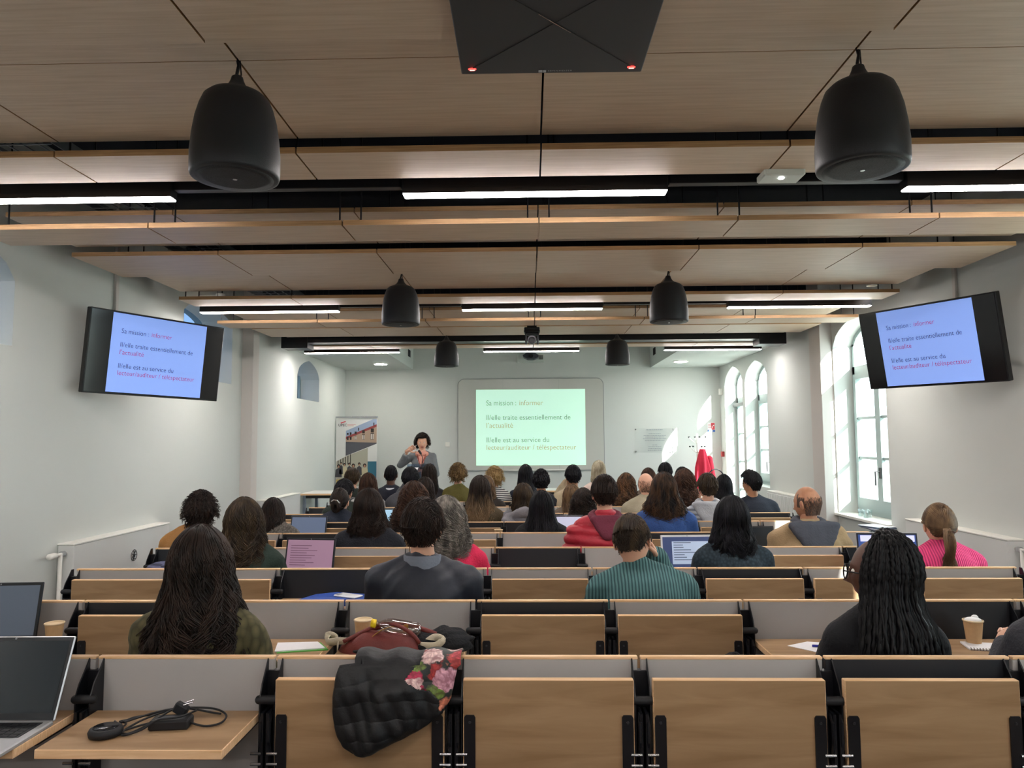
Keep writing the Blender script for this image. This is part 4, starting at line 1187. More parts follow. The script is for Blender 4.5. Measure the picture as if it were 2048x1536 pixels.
for x, s in ((712, 1), (728, 1.3), (746, 1.6)):
    yb = 875 - (x - 692) * .05
    for q in (-1.1, 1.1): wl.append(pg((x + q * s - .7 * s, yb - 5 * s), (x + q * s + .7 * s, yb - 5 * s), (x + q * s + .7 * s, yb + 1.6 * s), (x + q * s - .7 * s, yb + 1.6 * s)))
flat('window_light_print', wl, mat('print_light', '#cfcac0', .6), 5)
flat('hall_print', [pg((673, 919), (692, 909), (737, 892), (737, 968), (673, 968))], mat('print_hall', '#a7a595', .6), 1)
flat('desk_print', [pg((673, 968), (673, 955), (690, 952), (700, 960), (700, 968))], mat('print_desk', '#b59f5e', .6), 3)
flat('bars_print', [pg((676 + i * 5, 917 - i * 2.4), (677.6 + i * 5, 917 - i * 2.6), (677.6 + i * 5, 925), (676 + i * 5, 925)) for i in range(6)], mat('print_dark', '#2c2623', .6), 2)
hd_, bd_, fc_ = [], [], []
rp = random.Random(3)
for x, y, s in ((678, 928, 3.4), (690, 925, 2.8), (700, 924, 2.6), (708, 927, 3.6), (720, 924, 2.8), (731, 927, 3.6), (683, 922, 2)):
    hd_.append(pg(*[(x + s * math.cos(a), y + s * math.sin(a) * 1.15) for a in np.linspace(0, 2 * PI, 11)[:-1]]))
    fc_.append(pg(*[(x + s * .6 * math.cos(a), y + 1.3 + s * math.sin(a) * .8) for a in np.linspace(0, 2 * PI, 9)[:-1]]))
    bd_.append(pg((x - s * 2, y + 22), (x - s * 1.7, y + 7), (x, y + 3.5), (x + s * 1.7, y + 7), (x + s * 2, y + 22)))
flat('torso_print', bd_[1::2], mat('print_cream', '#b7ad8e', .6), 4); flat('torso_print', bd_[0::2], mat('print_charcoal', '#3c3b40', .6), 5)
flat('hair_print', hd_, mat('print_hair', '#241c1a', .6), 6); flat('face_print', fc_, mat('print_face', '#a07a63', .6), 7)
flat('teal_print', [pg((737, 919), (755, 919), (755, 968), (737, 968))], mat('print_teal', '#2b6478', .6), 2)
flat('logo_stripe', [pg((680.5, 841.5), (690.5, 838.5), (692, 840), (682, 843.5))], mat('print_red', '#b8323a', .6), 2)
flat('tagline_print', [pg((695, 845), (712, 845), (712, 846), (695, 846)), pg((695, 847.5), (708, 847.5), (708, 848.4), (695, 848.4))], mat('print_red2', '#c98480', .6), 2)
text('logo_lettering', 'UPEC', .062, mat('print_dark2', '#3a3c42', .6), t, Matrix.Translation((X(676.5) * BW, -.003, Z(849))) @ Matrix.Rotation(PI / 2, 4, 'X'), bold=.0008)

# coat stand with a red coat
t = thing('coat_stand', 'white coat stand with round black knobs in the sunny corner', 'coat stand', (2.86, 12.72, zfl(12.7)))
MB().tube([(0, 0, .02), (0, 0, 1.78)], .016, 12).obj('pole', WHITE2, t)
MB().lathe([(.19, 0), (.19, .015), (.03, .03), (.018, .05)], 28).obj('base', WHITE2, t)
for i in range(8):
    a = i * PI / 4 + .3; z = 1.72 if i % 2 else 1.56
    br = MB(); br.tube([(0, 0, z - .1), (.06 * math.cos(a), .06 * math.sin(a), z - .08), (.14 * math.cos(a), .14 * math.sin(a), z)], .006, 8)
    bo = br.obj('hook', WHITE2, t)
    MB().ell((.142 * math.cos(a), .142 * math.sin(a), z + .005), (.017, .017, .012), 12, 8).obj('knob', BLACKM, bo, smooth=True)
RC = mat('red_coat_wool', '#c8243e', .8, bump=.3, bscale=60)
mb = MB(); V = []; F = []
for i in range(31):
    s = i / 30; z = 1.52 - s * .95; w = .05 + .05 * min(1, s * 3) + .08 * s; d_ = .05 + .04 * min(1, s * 4)
    for j in range(40):
        a = 2 * PI * j / 40; fo = 1 + .13 * math.sin(7 * a + 2 * s) * min(1, s * 4)
        V.append((w * math.cos(a) * fo + .03 * s, d_ * math.sin(a) * fo - .08, z + .02 * math.sin(3 * a) * s))
for i in range(30):
    for j in range(40): F.append((i * 40 + j, (i + 1) * 40 + j, (i + 1) * 40 + (j + 1) % 40, i * 40 + (j + 1) % 40))
F.append(tuple(range(40)))
mb.add(V, F)
for k_, s in ((1, .12), (-1, -.06)): mb.cap((s * .8 + .02, -.09, 1.36), (s * 1.1 + .03, -.10, .98), .05, .055)
o = thing('red_coat', 'bright red coat hanging on the coat stand', 'coat', (2.92, 12.70, zfl(12.7)))
mb.obj('cloth', RC, o, smooth=True)
MB().tube([(-.02, -.10, 1.50), (0, -.05, 1.56), (.02, -.10, 1.50)], .006, 6).obj('collar_loop', RC, o)
zc_ = zfl(12.3)
t = thing('chair', 'black chair with a curved tubular back in the front right corner', 'chair', (3.0, 12.3, zc_))
ch = MB(); ch.tube([(-.2, -.2, 0), (-.19, -.2, .45), (-.17, -.22, .9)] + [(.17 * -math.cos(a) , -.22, .9 + .30 * math.sin(a)) for a in np.linspace(.2, PI - .2, 12)] + [(.17, -.22, .9), (.19, -.2, .45), (.2, -.2, 0)], .010, 8); ch.obj('frame', BLACKM, t)
for x in (-.2, .2): MB().tube([(x, .2, 0), (x, .2, .45)], .010, 8).obj('leg', BLACKM, t)
MB().cbox(-.21, .21, -.21, .21, .44, .47, .01).obj('seat', BLACKM, t)
# ------------------------------------------------------------------ people
def sm(x): x = np.clip(x, 0, 1); return x * x * (3 - 2 * x)

def head_geo(seg=44, rings=34):
    """a head with brow, eye sockets, nose, lips, chin and ears; centre at origin, face towards +Y"""
    V = []
    for i in range(rings + 1):
        ph = PI * i / rings
        for k in range(seg):
            th = 2 * PI * k / seg
            V.append((math.sin(ph) * math.sin(th), math.sin(ph) * math.cos(th), math.cos(ph)))
    V = np.array(V); d = V.copy()
    x, y, z = d[:, 0] * .076, d[:, 1] * .095, d[:, 2] * .116
    t = np.clip(-d[:, 2], 0, 1)
    x = x * (1 - .30 * t ** 1.6)
    front = np.clip(d[:, 1], 0, 1); back = np.clip(-d[:, 1], 0, 1)
    y = y + front * 0 - 0
    y = np.where(y < 0, y * (1 - .42 * t ** 1.1), y * (1 - .04 * t))
    f = np.where(d[:, 1] > .2, 1.0, 0.0)
    g = lambda cx, cz, sx, sz: np.exp(-((np.abs(x) - cx) / sx) ** 2 - ((z - cz) / sz) ** 2) * f
    y = y + .022 * np.exp(-(x / .011) ** 2) * f * np.clip((.022 - z) / .05, 0, 1) * (z > -.036) * 1.0
    y = y + .010 * g(.0, -.034, .016, .010)
    y = y - .010 * g(.032, .006, .017, .012) + .005 * g(.025, .026, .025, .008)
    y = y + .006 * g(0, -.060, .022, .009) + .007 * g(0, -.098, .02, .016) + .004 * g(.048, -.02, .02, .02)
    P = np.stack([x, y, z], 1)
    F = []; MI = []
    for i in range(rings):
        for k in range(seg):
            k2 = (k + 1) % seg
            q = (i * seg + k, i * seg + k2, (i + 1) * seg + k2, (i + 1) * seg + k)
            F.append(q)
            c = P[list(q)].mean(0)
            MI.append(1 if (abs(c[2] + .060) < .009 and abs(c[0]) < .024 and c[1] > .05) else 0)
    mb = MB(); mb.add(P, F, MI)
    for s in (-1, 1):
        R = Matrix.Rotation(s * .35, 3, 'Z') @ Matrix.Rotation(-.15, 3, 'X')
        mb.ell((s * .077, -.008, -.005), (.009, .019, .031), 12, 8, 0, R=R)
        mb.ell((s * .080, -.010, -.004), (.007, .011, .020), 10, 6, 1, R=R)
        mb.ell((s * .031, .0765, .007), (.0115, .0105, .0085), 12, 8, 2)
        mb.ell((s * .031, .0840, .007), (.0055, .0045, .0058), 10, 6, 3)
    return mb
HEAD = head_geo()

def hand_geo(side, curl=.5, fist=.0):
    """palm with five bent fingers; wrist at origin, fingers towards +Y, palm down; side +1 right"""
    mb = MB()
    mb.ell((0, .045, 0), (.040, .052, .016), 14, 8)
    mb.cap((0, -.03, 0), (0, .02, 0), .026, .028, 10)
    L = [.064, .074, .070, .056]
    for i in range(4):
        x = side * (-.030 + .020 * i); p = np.array([x, .085 - .004 * abs(i - 1.3), 0]); a = 0.15
        for j, fr in enumerate((.45, .32, .23)):
            a += curl * (.5 + .35 * j)
            q = p + np.array([side * (-.05 + .03 * i) * fr * L[i], math.cos(a), -math.sin(a)]) * L[i] * fr
            mb.cap(p, q, .0088 - .0010 * j, .0080 - .0010 * j, 8); p = q
    p = np.array([-side * .030, .020, -.004])
    for j, (dx, dy, dz, r) in enumerate(((-.030, .026, -.006, .012), (-.012, .028, -.010, .010), (.002, .022, -.008, .009))):
        q = p + np.array([side * dx, dy, dz]); mb.cap(p, q, r, r * .88, 8); p = q
    return mb

def mat4(R3, t):
    M = Matrix(R3).to_4x4() if not isinstance(R3, Matrix) else R3.to_4x4()
    M.translation = Vector(t); return M

def align_hand(wrist, direction, up=(0, 0, 1)):
    y = Vector(direction).normalized(); z = Vector(up); z = (z - y * z.dot(y)).normalized(); x = y.cross(z)
    M = Matrix(((x.x, y.x, z.x, 0), (x.y, y.y, z.y, 0), (x.z, y.z, z.z, 0), (0, 0, 0, 1))); M.translation = Vector(wrist); return M

def strands(name, pts, r, m, parent, M=None, root_taper=1.0):
    """pts (N,M,3) to three-sided tapering tubes in one mesh"""
    pts = np.asarray(pts, dtype=float)
    n, k, _ = pts.shape
    if M is not None:
        A = np.array(M); pts = pts @ A[:3, :3].T + A[:3, 3]
    T = np.gradient(pts, axis=1); T /= np.linalg.norm(T, axis=2, keepdims=True) + 1e-9
    c = pts.mean(axis=(0, 1)); rad = pts - c; rad[:, :, 2] = 0
    rad /= np.linalg.norm(rad, axis=2, keepdims=True) + 1e-9
    B = np.cross(T, rad); B /= np.linalg.norm(B, axis=2, keepdims=True) + 1e-9
    Nn = np.cross(B, T)
    tp = np.linspace(0, 1, k); w = r * (root_taper + (1 - root_taper) * tp) * (1 - .75 * tp ** 4)
    w = w[None, :, None] if np.ndim(r) == 0 else (np.asarray(r)[:, None] * (1 - .75 * tp ** 4)[None])[:, :, None]
    V = np.empty((n, k, 3, 3))
    for j in range(3):
        a = 2 * PI * j / 3
        V[:, :, j] = pts + (Nn * math.cos(a) + B * math.sin(a) * 1.5) * w
    idx = np.arange(n * k * 3).reshape(n, k, 3)
    q = []
    for j in range(3):
        j2 = (j + 1) % 3
        q.append(np.stack([idx[:, :-1, j], idx[:, :-1, j2], idx[:, 1:, j2], idx[:, 1:, j]], -1).reshape(-1, 4))
    return V.reshape(-1, 3), np.concatenate(q)

def hair(par, H, M, near, seed):
    """H: dict style,m,L,puff,w1,wave,freq ; M head matrix"""
    r_ = np.random.RandomState(seed)
    st = H['style']; puff = H.get('puff', .012); L = H.get('L', .3); w1 = H.get('w1', .13)
    a, b, c = .078 + puff, .097 + puff, .118 + puff
    frizz = H.get('frizz', .004); wave = H.get('wave', .008); freq = H.get('freq', 3.0)
    long_ = st in ('long', 'braids')
    back = .155 if L > .25 else .12
    def qmax(th):
        at = np.abs(th)
        if long_: return np.where(at < 1.95, 2.0, np.where(at < 2.2, 1.55, .62))
        if st == 'bald': return np.where(at < 1.3, 1.55, np.where(at < 1.9, 1.1, .60))
        # short: nape, above ears, hairline
        hl = H.get('hl', .62)
        if st == 'curly': return np.where(at < 1.1, 1.62, np.where(at < 2.0, 1.25, hl))
        return np.where(at < .75, 1.50, np.where(at < 1.3, 1.50 - (at - .75) * 1.05, np.where(at < 1.95, .92, hl)))
    def P(th, q, lay=1.0):
        th = np.asarray(th, float); q = np.asarray(q, float)
        ph = np.clip(q, 0, 1) * PI / 2
        s = np.clip(q - 1, 0, 1.2)
        cb = np.cos(th); sb = np.sin(th)
        top = np.sin(ph)
        if long_:
            rx = a + (w1 - a) * sm(s * 1.3); rb = b + (back - b) * sm(s * 1.2) - .012 * np.sin(PI * np.clip(s * 2.2, 0, 1)); rf = b * .75 + .01 * s
            z = np.where(q <= 1, c * np.cos(ph), -s * L)
        else:
            rx = a * (1 - .34 * s); rb = b * (1 - .50 * s); rf = b
            z = np.where(q <= 1, c * np.cos(ph), -s * .125)
        ry = np.where(cb > 0, rb, rf)
        x = rx * top * sb * lay; y = -ry * top * cb * lay
        # crown slightly towards the back
        y = y - .012 * np.cos(ph) * (q < 1)
        return np.stack([x, y, z * (1 + (lay - 1) * (q < 1))], -1)
    V, Q = [], []
    off = 0
    def put(v, q):
        nonlocal off
        V.append(v); Q.append(q + off); off += len(v)
    def shell(tmax, lay=.955, nt=64, nq=34, q0=0.0, rough=.004):
        th = np.linspace(-tmax, tmax, nt); g = []
        qm = qmax(th)
        if long_: qm = np.minimum(qm, 1.93)
        k_ = np.ones(5) / 5; qm = np.convolve(np.pad(qm, 2, 'edge'), k_, 'valid')
        for t_, m_ in zip(th, qm):
            qs = q0 + (m_ - q0) * np.linspace(0, 1, nq)
            p = P(np.full(nq, t_), qs, lay)
            o = rough * (np.sin(t_ * 23 + 3 * np.sin(qs * 4)) + .6 * np.sin(t_ * 47 + qs * 6))
            nrm = p / (np.linalg.norm(p, axis=1, keepdims=True) + 1e-9)
            g.append(p + nrm * o[:, None])
        g = np.array(g); idx = np.arange(nt * nq).reshape(nt, nq)
        q = np.stack([idx[:-1, :-1], idx[:-1, 1:], idx[1:, 1:], idx[1:, :-1]], -1).reshape(-1, 4)
        A = np.array(M); put(g.reshape(-1, 3) @ A[:3, :3].T + A[:3, 3], q)
    if st == 'bald':
        n = 2600 if near else 900
        th = r_.uniform(-2.0, 2.0, n); q = .72 + (qmax(th) - .72) * r_.uniform(0, 1, n) ** .65
        pts = np.stack([P(th + dt, np.minimum(q + s, 1.65), .985 + .01 * s * 10) for s, dt in ((0, 0), (.05, .01), (.09, .02))], 1)
        put(*strands('h', pts, .0009, None, None, M))
    elif long_ and st == 'long':
        shell(3.14, nt=84)
        n = int((1500 if near else 420) * H.get('dens', 1)); k = 16 if near else 10
        if H.get('cr'): k = 34
        th = r_.uniform(-2.1, 2.1, n); th[:n // 5] = r_.uniform(2.1, 4.18, n // 5); th = np.where(th > PI, th - 2 * PI, th); lay = .965 + .075 * r_.uniform(0, 1, n) ** 1.5
        q0 = r_.uniform(.02, .8, n) * np.where(np.abs(th) > 2.2, .55, 1); q1 = np.minimum(qmax(th), 2 - .22 * r_.uniform(0, 1, n) ** 2) + r_.uniform(-.05, .05, n) + .07 * np.sin(np.round(th * 7) * 2.3)
        t = np.linspace(0, 1, k)
        q = q0[:, None] + (q1 - q0)[:, None] * t
        clump = np.round(th * H.get('clump', 6)) * 2.1
        ph = clump[:, None] + r_.normal(0, .35, n)[:, None]
        grow = np.clip(q - .75, 0, 1.3)
        thv = th[:, None] + (wave / .045) * (np.sin(freq * 4.5 * q + ph) + .4 * np.sin(freq * 8.1 * q + ph * 2)) * grow + r_.normal(0, frizz * 6, n)[:, None] * grow
        lv = lay[:, None] + (wave / .07) * np.cos(freq * 4.5 * q + ph * 1.3) * grow * .6 + np.abs(r_.normal(0, frizz * 9, n))[:, None] * grow * .6
        cr = H.get('cr', .0)
        if cr:
            g2 = np.clip(q - .45, 0, .5) * 2; an = H.get('turns', 5) * 2 * PI * q * .5 + r_.uniform(0, 6.28, (n, 1))
            thv = thv + cr / .10 * np.sin(an) * g2; lv = lv * (1 + cr / .12 * (np.cos(an) + .6) * g2)
        pts = P(thv, q, lv)
        pts[:, :, 2] += (r_.normal(0, frizz, (n, 1)) * grow)
        put(*strands('h', pts, .0019 if near else .0030, None, None, M))
        # flyaway hairs
        m_ = 60 if near else 20
        th = r_.uniform(-2, 2, m_); q = .2 + 1.6 * t[None] * r_.uniform(.3, 1, (m_, 1)); lv = 1.03 + .10 * t[None] ** 2 * r_.uniform(.2, 1, (m_, 1))
        pts = P(th[:, None] + .2 * t[None] * r_.normal(0, 1, (m_, 1)), q, lv)
        put(*strands('h', pts, .0006 if near else .0010, None, None, M))
    elif st == 'braids':
        shell(2.1, .95)
        n = 120; k = 46; t = np.linspace(0, 1, k)
        th = np.linspace(-2.05, 2.05, n) + r_.normal(0, .03, n); lay = .97 + .11 * r_.uniform(0, 1, n)
        q1 = 2.0 - .25 * r_.uniform(0, 1, n) ** 2
        q = .03 + (q1 - .03)[:, None] * t
        thv = th[:, None] + .09 * np.sin(4 * q + r_.uniform(0, 6, (n, 1))) * (q - .5) + r_.normal(0, .05, (n, 1)) * q
        pts = P(thv, q, lay[:, None] + .05 * np.sin(5 * q + r_.uniform(0, 6, (n, 1))) * np.clip(q - .8, 0, 1))
        A = np.array(M)
        for i in range(n):
            mb_ = MB(); rr = .0060 * r_.uniform(.8, 1.2) * (1 + .36 * np.sin(np.arange(k) * 2.1)); rr[-3:] *= (.8, .6, .3)
            pp = pts[i] @ A[:3, :3].T + A[:3, 3]
            mb_.tube([tuple(p) for p in pp], list(rr), 5, cap=False)
            put(mb_.verts(), np.array(mb_.f))
    elif st == 'curly':
        shell(3.14, .93, nt=84, rough=.008)
        n = int((900 if near else 420) * H.get('dens', 1)); k = 18; t = np.linspace(0, 1, k)
        th = r_.uniform(-PI, PI, n); q0 = (qmax(th) - .05) * r_.uniform(0, 1, n) ** .7
        base = P(th, q0, .95); dirn = base / np.linalg.norm(base, axis=1, keepdims=True)
        ln = r_.uniform(.7, 1.3, n) * H.get('curl', .030)
        cr = H.get('cr', .008); turns = H.get('turns', 1.6)
        e1 = np.cross(dirn, np.array([0, 0, 1.]) + .3 * r_.normal(size=(n, 3))); e1 /= np.linalg.norm(e1, axis=1, keepdims=True)
        e2 = np.cross(dirn, e1); ph = r_.uniform(0, 6.28, (n, 1))
        an = ph + turns * 2 * PI * t
        down = np.array([0, 0, -1.]) * H.get('drop', .02)
        pts = base[:, None] + dirn[:, None] * (ln[:, None] * t)[:, :, None] + cr * (np.cos(an)[:, :, None] * e1[:, None] + np.sin(an)[:, :, None] * e2[:, None]) * (.4 + .6 * t)[None, :, None] + down * (t ** 2)[None, :, None]
        put(*strands('h', pts, .0019 if near else .0028, None, None, M))
    elif st in ('short', 'quiff', 'pony', 'bun'):
        shell(3.14, .965, nt=84, rough=.0015)
        n = int((1500 if near else 420) * H.get('dens', 1)); k = 7; t = np.linspace(0, 1, k)
        th = r_.uniform(-PI, PI, n)
        if st in ('pony', 'bun'):
            tie_q = 1.12
            q0 = qmax(th) * r_.uniform(.0, 1, n)
            k = 12; t = np.linspace(0, 1, k)
            p0 = P(th, q0, 1.0); tie = P(np.array([0.]), np.array([tie_q]), 1.08)[0]
            R0 = np.array([a, b, c])
            u0 = p0 / R0; u1 = np.broadcast_to(tie / R0, u0.shape)
            u = u0[:, None] * (1 - t)[None, :, None] + u1[:, None] * t[None, :, None]
            mag = np.linalg.norm(u0, axis=1)[:, None] * (1 - t) + np.linalg.norm(u1, axis=1)[:, None] * t
            u = u / (np.linalg.norm(u, axis=2, keepdims=True) + 1e-6) * mag[:, :, None]
            pts = u * R0 * (1 + .02 * r_.uniform(0, 1, (n, 1, 1)))
            put(*strands('h', pts, .0016 if near else .0028, None, None, M))
            if st == 'pony':
                m_ = 260 if near else 120; k = 16; t = np.linspace(0, 1, k)
                rad = .020 * np.sqrt(r_.uniform(0, 1, m_)); an = r_.uniform(0, 6.28, m_)
                sp = (.5 + 1.3 * t ** 1.2 - .5 * t ** 6)[None]
                ln = L * r_.uniform(.75, 1.05, (m_, 1))
                x = rad[:, None] * np.cos(an)[:, None] * sp * 1.4 + .010 * np.sin(7 * t[None] + an[:, None])
                y = tie[1] - .012 - rad[:, None] * np.sin(an)[:, None] * sp * .8 - .035 * np.sin(PI * np.minimum(t * 1.4, 1))[None]
                z = tie[2] - ln * t[None]
                put(*strands('h', np.stack([x, y, z], -1), .0017, None, None, M))
            else:
                m_ = 240; k = 16; t = np.linspace(0, 1, k)
                ph = r_.uniform(0, 6.28, (m_, 1)); ps = r_.uniform(-1, 1, (m_, 1)); R = .045 * r_.uniform(.75, 1.05, (m_, 1))
                an = ph + 2.6 * t[None]
                x = R * np.cos(an) * np.sqrt(1 - ps ** 2 * .8); z = tie[2] - .015 + R * 1.2 * np.sin(an) * np.sqrt(1 - ps ** 2 * .8); y = tie[1] - .020 + .022 * ps + 0 * t
                put(*strands('h', np.stack([x, y, z], -1), .0030, None, None, M))
        else:
            qm = qmax(th); q0 = qm * r_.uniform(.02, .95, n)
            dq = r_.uniform(.18, .34, n) * H.get('len', 1.0)
            lift = H.get('lift', .05)
            q = q0[:, None] + dq[:, None] * t
            q = np.minimum(q, (qm + .06)[:, None])
            thv = th[:, None] + r_.normal(0, .18, (n, 1)) * t
            fr = np.clip((np.abs(th) - 1.9), 0, 1)[:, None] if st != 'quiff' else np.clip((np.abs(th) - 1.2) / 1.2, 0, 1)[:, None]
            lv = 1.0 + lift * t * (1 - .6 * np.clip(q0[:, None] - .8, 0, 1)) * r_.uniform(.3, 1.2, (n, 1)) + (.22 * fr * t if st == 'quiff' else 0)
            pts = P(thv, q, lv)
            put(*strands('h', pts, .0015 if near else .0026, None, None, M))
            # top hairs swept over the crown
            m_ = n // 3; k2 = 8; t2 = np.linspace(-1, 1, k2)
            xs = r_.uniform(-.8, .8, m_); ys = r_.uniform(-.9, .95, m_)
            dx = .10 * t2[None]; sw = H.get('sweep', .3)
            u = xs[:, None] + sw * t2[None] * .3; v = ys[:, None] + .25 * t2[None]
            rr = np.clip(1 - (u ** 2 + v ** 2), .02, 1)
            lf = 1.0 + H.get('top', .05) * (1 - t2[None] ** 2) * r_.uniform(.2, 1.1, (m_, 1)) + (.10 * np.clip(v, 0, 1) if st == 'quiff' else 0)
            pts = np.stack([u * a, v * b - .006, np.sqrt(rr) * c], -1) * lf[:, :, None]
            keep = (xs ** 2 + ys ** 2) < .82
            put(*strands('h', pts[keep], .0017 if near else .0028, None, None, M))
    v = np.concatenate(V); q = np.concatenate(Q)
    me = fastmesh('hair', v, q, H['m'])
    return link('hair', me, par)

def hm(name, col, col2=None, kind='hair', rough=.5):
    return mat('hair_' + name, col, rough, kind=kind, nscale=28, stretch=(1, 1, .25), col2=col2, spec=.22)
H_BLK = hm('black', '#0f0f12', '#23222a'); H_DKB = hm('dark_brown', '#1c1512', '#3a2a22'); H_BRN = hm('brown', '#2e251e', '#54432f')
H_LBR = hm('light_brown', '#54402f', '#8d7152'); H_GRY = hm('grey', '#4d4944', '#a29a90'); H_BLD = hm('blond', '#8c6f47', '#c8ab78'); H_PLB = hm('pale_blond', '#a59a80', '#e0d8c2')
H_RED = hm('red_brown', '#33221b', '#5e4030'); H_OMB = hm('ombre', '#2c231e', '#8c7458', 'ombre'); H_STB = hm('grey_stubble', '#5e4e44', '#7d6b60')

def fab(name, col, kind=None, **k):
    d = dict(rough=.85, bump=.35, bscale=90, noise=.10, nscale=14); d.update(k)
    return mat('cloth_' + name, col, kind=kind, **d)

def garment_disp(v, no, g, r_):
    """cloth folds along the body"""
    d = np.zeros(len(v)); amp = g.get('fold', .006)
    for i in range(5):
        q = r_.normal(size=3) * np.array([14, 14, 22]) * (1 + .4 * i)
        d += np.sin(v @ q + r_.uniform(0, 6)) / (1 + i * .7)
    out = amp * d[:, None] * .6
    if g.get('puffer'):
        zz = v[:, 2] * 2 * PI / .068 + .8 * np.sin(v[:, 0] * 7)
        out = out + (np.abs(np.sin(zz / 2)) ** .5 * .026 - .014)[:, None]
    return v + no * out

def person(key, k, X, Y, Zt, sex='f', skin='light', hair_=None, g=None, yaw=0, pitch=0, hx=0, label='', w=1.0, pose=None, roll=0, sw_=None, hipdy=.19):
    seed = sum(ord(c) for c in key)
    r_ = np.random.RandomState(seed)
    near = k <= 3
    vox = .012 if k <= 1 or g.get('puffer') else (.016 if k <= 4 else .022)
    yr = rowY(k); zf = rowZ(k)
    hipx, hipy = X - hx, yr + hipdy
    yh = Y - hipy; zt = Zt - zf; z0 = .45
    puff = (hair_ or {}).get('puff', .012) if hair_ else 0
    hz = zt - .118 - puff - .004
    zs = z0 + (hz + .137 - z0) * .612
    sw = sw_ or (.178 if sex == 'm' else .158) * w
    ys = yh * .72; xs = hx * .6
    def trunk(mb, e, legs=True, arms=True, neck=True):
        mb.ell((0, 0, z0 + .10), (.165 * w + e, .12 + e, .12 + e), 16, 10)
        mb.ell((xs * .4, ys * .4, z0 + .25), (.145 * w + e, .105 + e, .15 + e), 16, 10)
        mb.ell((xs * .8, ys * .8, zs - .12), (sw * .93 + e, .112 + e, .17 + e), 18, 12)
        mb.cap((xs - sw + .01, ys, zs - .035), (xs + sw - .01, ys, zs - .035), .050 + e * .7, .050 + e * .7)
        for s in (-1, 1):
            mb.cap((xs + s * .02, ys + .01, zs + .050), (xs + s * sw * .9, ys, zs - .018), .045 + e * .5, .038 + e * .7)
        if neck:
            hd = (hx, yh, hz)
            mb.cap((xs, ys, zs), (hx, yh - .012, hz - .06), .056 if sex == 'm' else .050, .054 if sex == 'm' else .047)
        if arms:
            for s, (el, wr) in zip((-1, 1), arm):
                sh = (xs + s * sw, ys, zs - .045)
                mb.cap(sh, el, .047 + e * .8, .040 + e); mb.cap(el, wr, .038 + e, (.027 if neck else .030) + e)
        if legs:
            for s in (-1, 1):
                mb.cap((s * .085, .02, z0 + .085), (s * .10, .44, z0 + .065), .080 + e, .058 + e)
                mb.cap((s * .10, .44, z0 + .05), (s * .10, .40, .09), .054 + e, .040 + e)
    el = [(xs - sw - .045, ys + .09, zs - .27), (xs + sw + .045, ys + .09, zs - .27)]
    wr = [(xs - .07, ys + .27, .80), (xs + .07, ys + .27, .80)]
    for q in (0, 1):
        el[q] = (el[q][0], el[q][1], max(el[q][2], .64)); 
    if pose: pose(el, wr, xs, ys, zs, sw, hx, yh, hz)
    arm = list(zip(el, wr))
    Mh = Matrix.Translation((hx, yh, hz)) @ Matrix.Rotation(yaw, 4, 'Z') @ Matrix.Rotation(roll, 4, 'Y') @ Matrix.Rotation(-pitch, 4, 'X')
    mb = MB(); trunk(mb, -.004)
    v, no, f = remesh(mb, max(vox, .016), 4)
    out = MB(); out.add(v, f)
    out.add(HEAD.verts(), HEAD.f, HEAD.m, Mh)
    for s, (e_, w_) in zip((-1, 1), arm):
        d_ = Vector(w_) - Vector(e_)
        hg = hand_geo(s, .45)
        out.add(hg.verts(), hg.f, 0, align_hand(w_, d_))
    for s in (-1, 1):
        out.cap((s * .10, .38, .045), (s * .11, .56, .035), .042, .036, 12, mi=4)
    body = out.obj('person', [SKIN[skin], LIP, EYEW, EYED, BLACKM], loc=(hipx, hipy, zf), smooth=True)
    tag(body, label, 'person', 'seated audience')
    # clothes
    e = g.get('e', .016)
    mb = MB(); trunk(mb, e, legs=False, neck=False)
    if g.get('collar', True): mb.cap((xs, ys, zs + .02), (xs + (hx - xs) * .4, ys + (yh - ys) * .4 - .005, zs + .062), .060 + e * .3, .056 + e * .3)
    if g.get('hood'):
        mb.ell((xs, ys - .075, zs + .035), (.125, .065, .060), 16, 10); mb.ell((xs, ys - .10, zs - .04), (.085, .04, .075), 14, 10)
    if g.get('shawl'):
        mb.ell((xs, ys, zs + .0), (sw + .07, .15, .11), 18, 12)
    v, no, f = remesh(mb, vox, 3)
    v = garment_disp(v, no, g, r_)
    o = MB(); o.add(v, f)
    o.obj(g.get('n', 'sweater'), g['m'], body, smooth=True)
    mb = MB()
    for s in (-1, 1):
        mb.cap((s * .085, .0, z0 + .085), (s * .10, .44, z0 + .065), .094, .070); mb.cap((s * .10, .44, z0 + .055), (s * .10, .40, .10), .066, .056)
    mb.ell((0, 0, z0 + .10), (.175 * w, .125, .115), 14, 8)
    v, no, f = remesh(mb, max(vox, .02), 3)
    o = MB(); o.add(v, f); o.obj('trousers', g.get('tm', TROU), body, smooth=True)
    if g.get('coll'):   # separate collar band
        cm, hgt = g['coll']; cr0 = g.get('cr0', .070)
        c_ = MB(); V = []; F = []; n = 28
        for i, (rr, dz, dy) in enumerate(((cr0 + .014, .0, 0), (cr0 + .006, .035, 0), (cr0, .02 + hgt, 0), (cr0 - .006, .018 + hgt, 0), (cr0 - .006, .0, 0))):
            for j in range(n):
                a = 2 * PI * j / n
                V.append((xs + rr * math.sin(a) * 1.05, ys + (yh - ys) * .25 - rr * math.cos(a) * .98 - .006, zs + dz + .012 - .018 * max(0, -math.cos(a))))
        for i in range(4):
            for j in range(n): F.append((i * n + j, i * n + (j + 1) % n, (i + 1) * n + (j + 1) % n, (i + 1) * n + j))
        c_.add(V, F); c_.obj('collar', cm, body, smooth=True)
